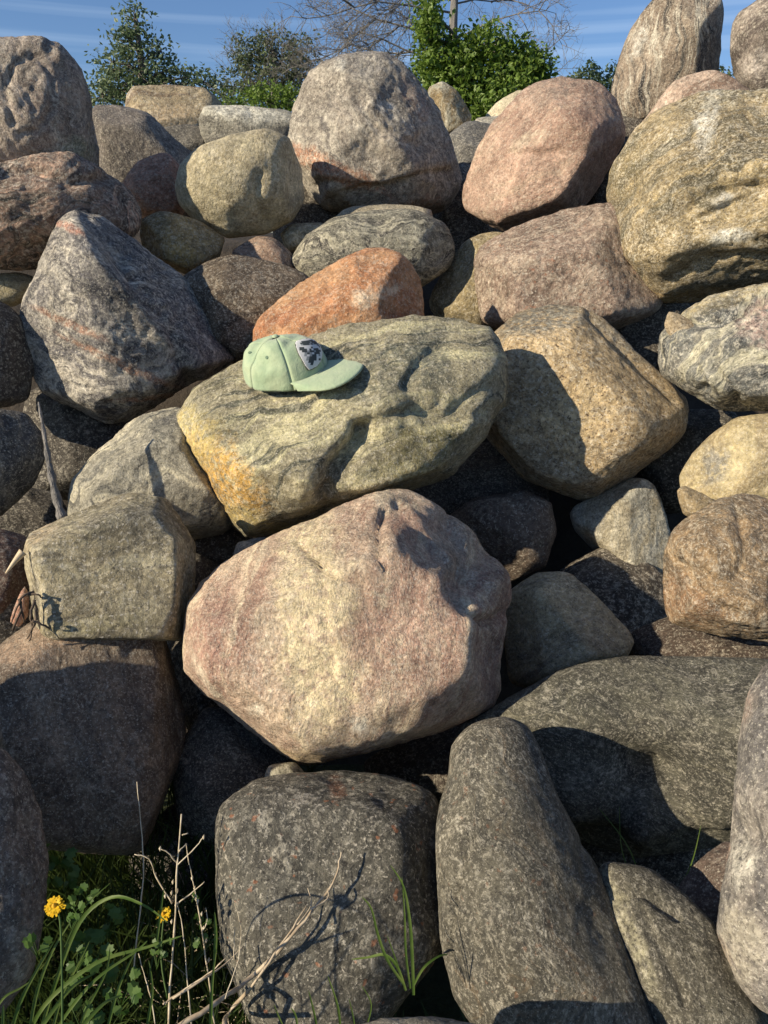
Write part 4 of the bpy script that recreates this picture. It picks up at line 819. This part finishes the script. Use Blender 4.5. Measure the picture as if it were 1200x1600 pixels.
    # shield patch sewn on the front
    BM = ["..WWWWWWWWW..", ".WWDDDDDDDWW.", "WWDDDDDgDDDDW", "WWgDDDgDgDDDW", "WWWWWWWWWWgDW", "WDDWWWDWWWWDW", "WDDDWDWDDDWWW", ".WDDgDDgDDDW.", ".WWgDgWDDDWW.",
          "..WgWgDDWgW..", "..WWgDDDWWW..", "...WgDDDWDW..", "....WDDWWW...", "....WWDWW....", ".....WWW.....", ".....WW......"]
    PROT = R(32)
    nrow, ncol = len(BM), 13; sub = 4
    def flatm(nm, c):
        n = NB(nm); n.b.inputs['Base Color'].default_value = c; n.b.inputs['Roughness'].default_value = .7; return n.m
    mats = [flatm('patch_white', (.62, .62, .60, 1)), flatm('patch_dark', (.045, .055, .055, 1)), flatm('patch_grey', (.26, .28, .28, 1))]
    V, Fs, mi, idx = [], [], [], {}
    def ppt(c, r_, lift):
        dc, dr = c - 6.5, r_ - 7.5; ca, sa = math.cos(PROT), math.sin(PROT); c, r_ = 6.5 + dc * ca - dr * sa, 7.5 + dc * sa + dr * ca
        phi = (c / ncol - .5) * 1.08 - .20; v = .74 - .50 * (r_ / nrow); p = crown(phi, v); return p + Vector((p.x, p.y, p.z * .8)).normalized() * lift * S
    def vid(c, r_, lift):
        k_ = (c, r_, lift)
        if k_ not in idx: idx[k_] = len(V); V.append(ppt(c / sub, r_ / sub, lift))
        return idx[k_]
    ol = [(1.5, 0), (5.5, -.5), (9.5, -.2), (12.6, 1.5), (13, 5), (12, 8.5), (10.3, 12), (8.6, 14.6), (6.3, 16.2), (4.6, 14.6), (2.6, 11.5), (.8, 8.5), (-.2, 5), (.1, 2), (1.5, 0)]
    def inside(x_, y_):
        k_ = False
        for (xa, ya), (xb, yb) in zip(ol[:-1], ol[1:]):
            if (ya > y_) != (yb > y_) and x_ < (xb - xa) * (y_ - ya) / (yb - ya) + xa: k_ = not k_
        return k_
    for rr_ in range(-4, (nrow + 1) * sub):
        for cc_ in range(-2, (ncol + 1) * sub):
            if not inside((cc_ + .5) / sub, (rr_ + .5) / sub): continue
            ch = BM[min(nrow - 1, max(0, rr_ // sub))][min(ncol - 1, max(0, cc_ // sub))]
            q = [(cc_, rr_), (cc_ + 1, rr_), (cc_ + 1, rr_ + 1), (cc_, rr_ + 1)]
            Fs.append(tuple(vid(x_, y_, .0030) for x_, y_ in q)); mi.append({'W': 0, '.': 0, 'D': 1, 'g': 2}[ch])
    o = add('patch', V, Fs, mats[0]); o.data.materials.append(mats[1]); o.data.materials.append(mats[2]); o.data.polygons.foreach_set('material_index', mi); solid(o, .0016 * S)
    # raised border of the patch
    ol = [(1.5, 0), (5.5, -.5), (9.5, -.2), (12.6, 1.5), (13, 5), (12, 8.5), (10.3, 12), (8.6, 14.6), (6.3, 16.2), (4.6, 14.6), (2.6, 11.5), (.8, 8.5), (-.2, 5), (.1, 2), (1.5, 0)]
    pts = [ppt(a, b, .0028) for a, b in ol]; pts = smooth_path(pts, 4); V, Fs = tube_data(pts, [.0013 * S] * len(pts), 6); add('border', V, Fs, mats[1], o)
    return root
make_cap()

# ================================================================== plants and twigs at the foot
def P3(px, py, d): return at(px, py, d)
def stalk(label, segs, mat, r0, group, cat='stalk', name='dry_stalk', buds=()):
    root = empty(name, P3(*segs[0][0])); tag(root, label, cat, group)
    for i, s in enumerate(segs):
        tube('stem' if i == 0 else 'branch', [P3(*p) for p in s], r0 * .66 if i == 0 else r0 * .42, r0 * .35 if i == 0 else r0 * .25, mat, root, 5, 4, .0006)
    for (px, py, d) in buds:
        V, Fs = tube_data([P3(px, py + 4, d), P3(px, py, d), P3(px + 1, py - 4, d)], [.0005, .0022, .0006], 5); meshobj('bud', V, Fs, mat, root)
    return root
G1 = 'dry stalks standing in the grass'
stalk('tall branching dry weed stalk with short side twigs, tallest in the lower left grass', [[(262,1640,1.42),(266,1540,1.40),(274,1430,1.38),(277,1350,1.36),(284,1272,1.35)], [(277,1352,1.36),(300,1330,1.35),(318,1308,1.34)], [(276,1348,1.36),(262,1332,1.35),(250,1326,1.35)], [(273,1415,1.38),(296,1398,1.37),(320,1378,1.36)], [(269,1412,1.38),(245,1372,1.38),(232,1342,1.37),(210,1335,1.37)], [(284,1305,1.35),(294,1302,1.35)], [(280,1330,1.355),(292,1318,1.36)]],
      M_DRY, .0030, G1, buds=[(270,1378,1.37),(268,1395,1.37),(258,1400,1.38),(277,1392,1.38),(318,1308,1.34),(250,1326,1.35),(268,1440,1.39),(272,1460,1.39)])
stalk('single pale bleached grass stem rising against the dark hollow, left of the branching stalk', [[(205,1560,1.45),(217,1440,1.44),(224,1370,1.43),(222,1310,1.43),(214,1222,1.42)]], M_DRY, .0021, G1, name='dry_stalk')
stalk('thin dry stalk set with buds, right of the branching stalk', [[(335,1600,1.40),(325,1520,1.39),(312,1430,1.38),(298,1360,1.37),(290,1318,1.37)], [(316,1455,1.38),(324,1440,1.37),(322,1418,1.37)], [(308,1410,1.38),(300,1398,1.38)]], M_DRY, .0020, G1, buds=[(300,1372,1.37),(304,1388,1.37),(309,1408,1.37),(315,1428,1.38),(313,1440,1.38),(322,1470,1.38),(318,1450,1.38),(326,1500,1.39)])
stalk('thin dry stalk with yellowing leaf, crossing low in front of the branching stalk', [[(300,1610,1.38),(292,1520,1.38),(285,1450,1.38),(276,1408,1.38)]], M_DRY, .0017, G1)
stalk('slender leaning dry stem low in the grass, left of the long bleached twig', [[(250,1650,1.36),(238,1570,1.36),(228,1530,1.37),(216,1490,1.37)]], M_DRY, .0017, G1)
def onrock(px, py, keys, lift, dflt):
    h = hit(px, py, keys, lift); return h if h is not None else at(px, py, dflt)
K = ['foot_centre', 'front_grey']
fc = lambda px, py, l=.012, d=1.3: onrock(px, py, ['foot_centre'], l, d)
t = empty('bleached_twig', at(285, 1598, 1.30)); tag(t, 'long bleached forked twig lying against the dark domed boulder', 'twig')
tube('stem', [at(250,1625,1.27), at(330,1572,1.27), fc(400,1518,.02), fc(450,1475,.025), fc(500,1425,.025), fc(526,1382,.025), fc(536,1335,.03)], .0040, .0012, M_TWIG, t, 7, 5, .0012)
tube('branch', [at(350,1600,1.26), fc(385,1565,.03), fc(412,1520,.03), fc(452,1462,.022), fc(478,1422,.02)], .0036, .0009, M_TWIG, t, 6, 5, .001)
tube('branch', [fc(495,1432,.04), fc(512,1408,.03), fc(520,1396,.03)], .0016, .0007, M_TWIG, t, 5)
tube('branch', [fc(470,1455,.04), fc(484,1420,.03), fc(487,1385,.03)], .0014, .0006, M_TWIG, t, 5)
tube('branch', [at(270,1560,1.29), at(310,1535,1.28), fc(350,1508,.025), fc(392,1474,.02)], .0020, .0008, M_TWIG, t, 5)
t = empty('dry_twig', at(268, 1560, 1.33)); tag(t, 'thin crooked twig running low through the stalks towards the domed boulder', 'twig', 'twigs at the foot of the pile')
tube('stem', [at(255,1568,1.34), at(290,1545,1.33), at(330,1518,1.31), at(352,1498,1.30)], .0016, .0008, M_TWIG, t, 5, 5, .001)
# thin stems near the boulder whose shadows cross it
for lab, pts in (('fine dark stem curving up in front of the left side of the domed boulder', [(352,1560,1.20),(372,1500,1.19),(376,1450,1.19),(366,1410,1.19)]),
                 ('short pale stem standing by the left foot of the domed boulder', [(366,1500,1.22),(366,1470,1.22),(367,1448,1.22)])):
    stalk(lab, [pts], M_DRY, .0012, G1, name='dry_stalk')

# grass tufts, every long blade a part
def tuft(label, blades, group='tufts of green grass'):
    root = empty('grass_tuft', at(*blades[0][0][0])); tag(root, label, 'grass tuft', group)
    for pts, w_ in blades: blade('blade', [at(*p) for p in pts], w_ * .62, M_BLADE, root)
    return root
tuft('tuft of long arching grass blades at the bottom left corner, beneath the yellow flower', [
    ([(55,1640,1.29),(85,1540,1.25),(125,1440,1.22),(175,1402,1.20),(225,1415,1.17),(262,1442,1.15)], .0052),
    ([(30,1650,1.25),(70,1570,1.21),(150,1505,1.19),(230,1480,1.18),(285,1462,1.17)], .0050),
    ([(60,1660,1.21),(100,1590,1.17),(150,1530,1.15),(210,1488,1.15),(230,1470,1.15)], .0036),
    ([(10,1640,1.23),(30,1570,1.21),(55,1520,1.21),(85,1470,1.22)], .0044),
    ([(20,1660,1.17),(60,1610,1.15),(110,1545,1.15),(150,1520,1.16)], .0050),
    ([(40,1660,1.31),(55,1560,1.31),(80,1490,1.30),(110,1440,1.29)], .0045),
    ([(-20,1600,1.21),(5,1560,1.20),(30,1545,1.20),(45,1535,1.20)], .0026),
    ([(70,1660,1.31),(95,1560,1.31),(120,1510,1.30),(140,1470,1.30)], .0040),
    ([(3,1680,1.17),(3,1620,1.16),(5,1570,1.16)], .0050),
    ([(90,1660,1.13),(115,1620,1.12),(160,1570,1.12),(190,1555,1.13)], .0048),
    ([(160,1640,1.23),(180,1560,1.22),(195,1520,1.22),(215,1480,1.23)], .0036),
    ([(110,1660,1.17),(130,1590,1.17),(165,1520,1.17),(172,1480,1.18)], .0028),
    ([(220,1660,1.23),(232,1590,1.22),(238,1545,1.22),(232,1500,1.23)], .0036),
    ([(100,1480,1.27),(130,1420,1.27),(172,1380,1.27)], .0016),
    ([(330,1650,1.17),(329,1590,1.16),(332,1530,1.16),(338,1480,1.17)], .0042),
    ([(335,1500,1.17),(337,1460,1.17),(335,1425,1.18)], .0042),
    ([(245,1470,1.25),(250,1430,1.25),(256,1388,1.25)], .0034)])
tuft('small tuft of pointed green blades in front of the domed boulder', [
    ([(634,1548,1.20),(620,1510,1.21),(600,1492,1.215),(575,1496,1.22),(549,1499,1.22)], .0040),
    ([(646,1555,1.20),(644,1500,1.20),(640,1440,1.20),(630,1385,1.21),(610,1352,1.22)], .0046),
    ([(641,1545,1.20),(634,1490,1.20),(632,1430,1.21),(628,1370,1.22)], .0030),
    ([(632,1540,1.20),(605,1500,1.20),(590,1460,1.21),(580,1420,1.22),(566,1402,1.23)], .0040),
    ([(646,1540,1.20),(662,1512,1.20),(684,1495,1.21),(700,1491,1.22)], .0030),
    ([(634,1545,1.21),(622,1510,1.21),(605,1462,1.23)], .0022)])
tuft('sprig of short grass blades sprouting at the bottom edge, left of the small tuft', [
    ([(532,1610,1.2),(527,1570,1.2),(512,1525,1.21)], .0030), ([(496,1612,1.2),(490,1580,1.2),(482,1548,1.21)], .0026), ([(465,1612,1.2),(462,1588,1.2),(455,1575,1.21)], .0026), ([(446,1612,1.22),(436,1590,1.22),(428,1570,1.23)], .0020),
    ([(555,1615,1.22),(552,1590,1.22),(545,1560,1.23)], .0018), ([(570,1612,1.22),(580,1570,1.22),(565,1540,1.23)], .0016)])
tuft('three faint grass blades deep in the black hollow between the lower right boulders', [
    ([(1010,1420,1.45),(985,1330,1.46),(935,1262,1.47)], .0018), ([(1050,1410,1.45),(1080,1350,1.45),(1095,1290,1.46)], .0016), ([(1000,1400,1.46),(972,1330,1.46),(968,1260,1.47)], .0014)])

# flowers
def flower(label, cx, cy, d, stem_pts, r=.014, tilt=(.1, .2, 1)):
    c = at(cx, cy, d); root = empty('yellow_flower', at(*stem_pts[0])); tag(root, label, 'flower', 'yellow flowers in the grass')
    tube('stem', [at(*p) for p in stem_pts] + [c], .0016, .0012, M_WEED, root, 6)
    fwd = ((CAM - c).normalized() * .8 + Vector(tilt) * .5 + Vector((-.35, 0, .2))).normalized(); a = fwd.orthogonal().normalized(); b = fwd.cross(a); rs = random.Random(int(cx))
    hd = None
    for ring, (n_, rr, li) in enumerate(((22, 1., .15), (18, .82, .35), (14, .58, .6))):
        for i in range(n_):
            an = (i + rs.random() * .6) / n_ * 6.283; dv = a * math.cos(an) + b * math.sin(an); L_ = r * rr * rs.uniform(.85, 1.15)
            sd = fwd.cross(dv); p0 = c + dv * r * .08; p1 = c + dv * L_ * .6 + fwd * L_ * li * .9; p2 = c + dv * L_ + fwd * L_ * li * rs.uniform(.5, 1.1); w_ = r * .13
            V = [p0 - sd * w_ * .5, p0 + sd * w_ * .5, p1 + sd * w_, p1 - sd * w_, p2 + sd * w_ * .6, p2 - sd * w_ * .6]
            V2 = [v - fwd * .0006 for v in V]
            meshobj('petal', V + V2, [(0, 1, 2, 3), (3, 2, 4, 5), (7, 6, 9, 8), (8, 9, 11, 10)], M_YEL, root)
    V, Fs = tube_data([c - fwd * .002, c + fwd * .002, c + fwd * .007], [r * .22, r * .35, r * .1], 8); meshobj('flower_centre', V, Fs, M_YELC, root)
    V, Fs = tube_data([c - fwd * .010, c - fwd * .004, c], [r * .12, r * .32, r * .2], 8); meshobj('calyx', V, Fs, M_WEED, root)
flower('bright yellow flower standing in the sun among the grass at lower left', 86, 1417, 1.13, [(98,1680,1.16),(97,1530,1.14),(94,1440,1.13)], .0125)
flower('half hidden dark yellow flower behind the branching dry stalk', 256, 1429, 1.42, [(262,1560,1.42),(252,1500,1.42)], .012)

# leafy weeds: clusters of toothed leaves
def weed(label, leaves, seed):
    rs = random.Random(seed); root = empty('leafy_weed', at(*leaves[0][:3])); tag(root, label, 'weed', 'leafy weeds in the grass')
    for (px, py, d, n_, sp_, sz) in leaves:
        c0 = at(px, py + sp_ * 1.2, d + .02)
        for i in range(n_):
            an = rs.uniform(0, 6.283); e = at(px + sp_ * math.cos(an), py + sp_ * .8 * math.sin(an), d + rs.uniform(-.03, .03))
            tube('stem', [c0, (c0 + e) / 2 + Vector((0, 0, .003)), e], .0007, .0004, M_WEED, root, 4, 2)
            dr = Vector((rs.uniform(-1, 1), rs.uniform(-.6, .6), rs.uniform(-.2, .9))).normalized(); sd = dr.cross(Vector((rs.uniform(-.5, .5), -.7, .6))).normalized(); nn = dr.cross(sd)
            V, Fs = [e], []; lob = 7
            out = []
            for k in range(lob * 2 + 1):
                f = k / (lob * 2); ang = -2.6 + 5.2 * f; rad = sz * ((.75 if k % 2 else 1.) + .15 * rs.random()) * (.55 + .45 * math.cos(ang / 1.7))
                out.append(e + dr * (rad * math.cos(ang) + sz * .3) + sd * rad * .8 * math.sin(ang) + nn * rad * .25 * abs(math.sin(ang)))
            V += out; Fs = [(0, k, k + 1) for k in range(1, len(out))]
            meshobj('leaf', V, Fs, M_WEED, root, smooth=False)
    return root
weed('sunlit leafy weed with notched leaves just right of the yellow flower', [(118,1415,1.28,5,9,.009),(135,1395,1.30,5,9,.009),(112,1440,1.27,5,10,.008)], 1)
weed('leafy weed with small bright leaves low among the arching blades', [(120,1500,1.31,7,16,.009),(145,1498,1.31,3,8,.008),(60,1480,1.30,6,15,.009),(105,1530,1.31,6,16,.009)], 2)
weed('dim broad leafed weed in the shade behind the yellow flower', [(85,1335,1.50,7,20,.014),(100,1370,1.48,6,20,.013),(60,1390,1.48,5,16,.012)], 3)
weed('broad dark leaves deep in the middle of the lower left grass', [(150,1480,1.42,7,26,.016),(170,1440,1.44,5,22,.013),(190,1540,1.42,6,26,.014)], 4)
weed('bright leafy weed at the very bottom beside the dry stems', [(130,1590,1.24,6,24,.012),(190,1570,1.30,5,20,.009)], 5)
weed('green leaves climbing the budded dry stalk', [(312,1440,1.38,4,10,.007),(318,1475,1.38,4,10,.007),(300,1400,1.38,3,8,.006),(250,1470,1.38,5,12,.007),(245,1500,1.38,4,12,.007)], 6)

# ground cover nobody could count
def ground_cover():
    rs = random.Random(5); V, Fs = [], []
    def b(x, y, h, w_):
        z = -.02; a = rs.uniform(0, 6.283); ln = rs.uniform(.1, .5) * h
        p0 = Vector((x, y, z)); p1 = p0 + Vector((math.cos(a) * ln * .3, math.sin(a) * ln * .3, h * .6)); p2 = p0 + Vector((math.cos(a) * ln, math.sin(a) * ln, h))
        blade_data([p0, p1, p2], w_, V, Fs, k=3)
    for _ in range(5200): b(rs.uniform(-.95, -.16), rs.uniform(.62, 1.45), rs.uniform(.06, .24), rs.uniform(.0010, .0026))
    for _ in range(1200): b(rs.uniform(-.2, .5), rs.uniform(.55, .95), rs.uniform(.02, .09), rs.uniform(.0010, .0022))
    for _ in range(3000): b(rs.uniform(-2.4, 2.4), rs.uniform(-.6, .9), rs.uniform(.03, .10), rs.uniform(.0012, .0026))
    tag(meshobj('grass', V, Fs, plant_mat('short_grass', (.035, .06, .014, 1), (.075, .11, .028, 1), 12)), 'short green grass and weeds growing at the foot of the pile', 'grass', kind='stuff')
ground_cover()
# dead stems as straw among the green
def straw():
    rs = random.Random(9); V, Fs = [], []
    for _ in range(170):
        x, y = rs.uniform(-.42, -.12), rs.uniform(.80, 1.15); p = Vector((x, y, rs.uniform(.0, .10))); a = rs.uniform(0, 6.28); l = rs.uniform(.05, .14)
        tube_data([p, p + Vector((math.cos(a) * l * .5, math.sin(a) * l * .3, .02)), p + Vector((math.cos(a) * l, math.sin(a) * l * .6, rs.uniform(.0, .05)))], [.0011, .0010, .0005], 4, V, Fs)
    tag(meshobj('straw_litter', V, Fs, M_TWIG), 'tangled dead stems and straw at the foot of the domed boulder', 'straw', kind='stuff')
straw()

# driftwood stick and roots in the gaps at the left
t = empty('grey_stick', at(95, 800, 1.78)); tag(t, 'thin weathered grey stick standing in the dark gap at left, under the pear shaped boulder', 'stick')
V, Fs = tube_data(smooth_path([at(98,812,1.74), at(86,770,1.75), at(76,720,1.76), at(68,672,1.77), at(60,628,1.78)], 4), [(.011 - .0090 * i / 16) * (1 + .25 * math.sin(i * 2.3)) for i in range(17)], 7); meshobj('stick', V, Fs, BARKG, t)
t = empty('pale_splinter', at(10, 890, 1.62)); tag(t, 'short pale splinter of wood pointing down left beside the squarish boulder', 'splinter')
tube('splinter', [at(36,862,1.62), at(24,876,1.62), at(9,896,1.62)], .0085, .0015, plant_mat('pale_wood', (.50, .38, .24, 1), (.62, .5, .33, 1), 60, 0), t, 6)
t = empty('root_tangle', at(45, 990, 1.60)); tag(t, 'dark tangled dead roots hanging beside the lower left corner of the squarish boulder', 'roots')
for pts in ([(52,925,1.58),(36,932,1.57),(26,952,1.58),(18,972,1.6)], [(54,938,1.57),(48,960,1.57),(50,985,1.58),(46,1002,1.58)], [(30,935,1.58),(34,955,1.58),(38,975,1.6)], [(50,970,1.56),(66,976,1.56),(78,982,1.57)],
            [(38,930,1.58),(56,928,1.57),(66,934,1.57)], [(20,985,1.6),(30,960,1.58),(34,940,1.58)], [(56,950,1.57),(54,975,1.57),(42,998,1.59)]):
    tube('root', [at(*p) for p in pts], .0030, .0012, M_DARKTWIG, t, 5, 4, .001)
boulder('root_chip', 'small reddish stone wedged at the left, behind the tangled roots', [(15,972),(22,950),(32,925),(40,912),(46,935),(44,962),(30,980)], 1.66, D_(c1=col(190,130,105), c2=col(205,150,120)), fac=3, lvl=4, cat='stone', name='stone', group='small stones wedged between the boulders')
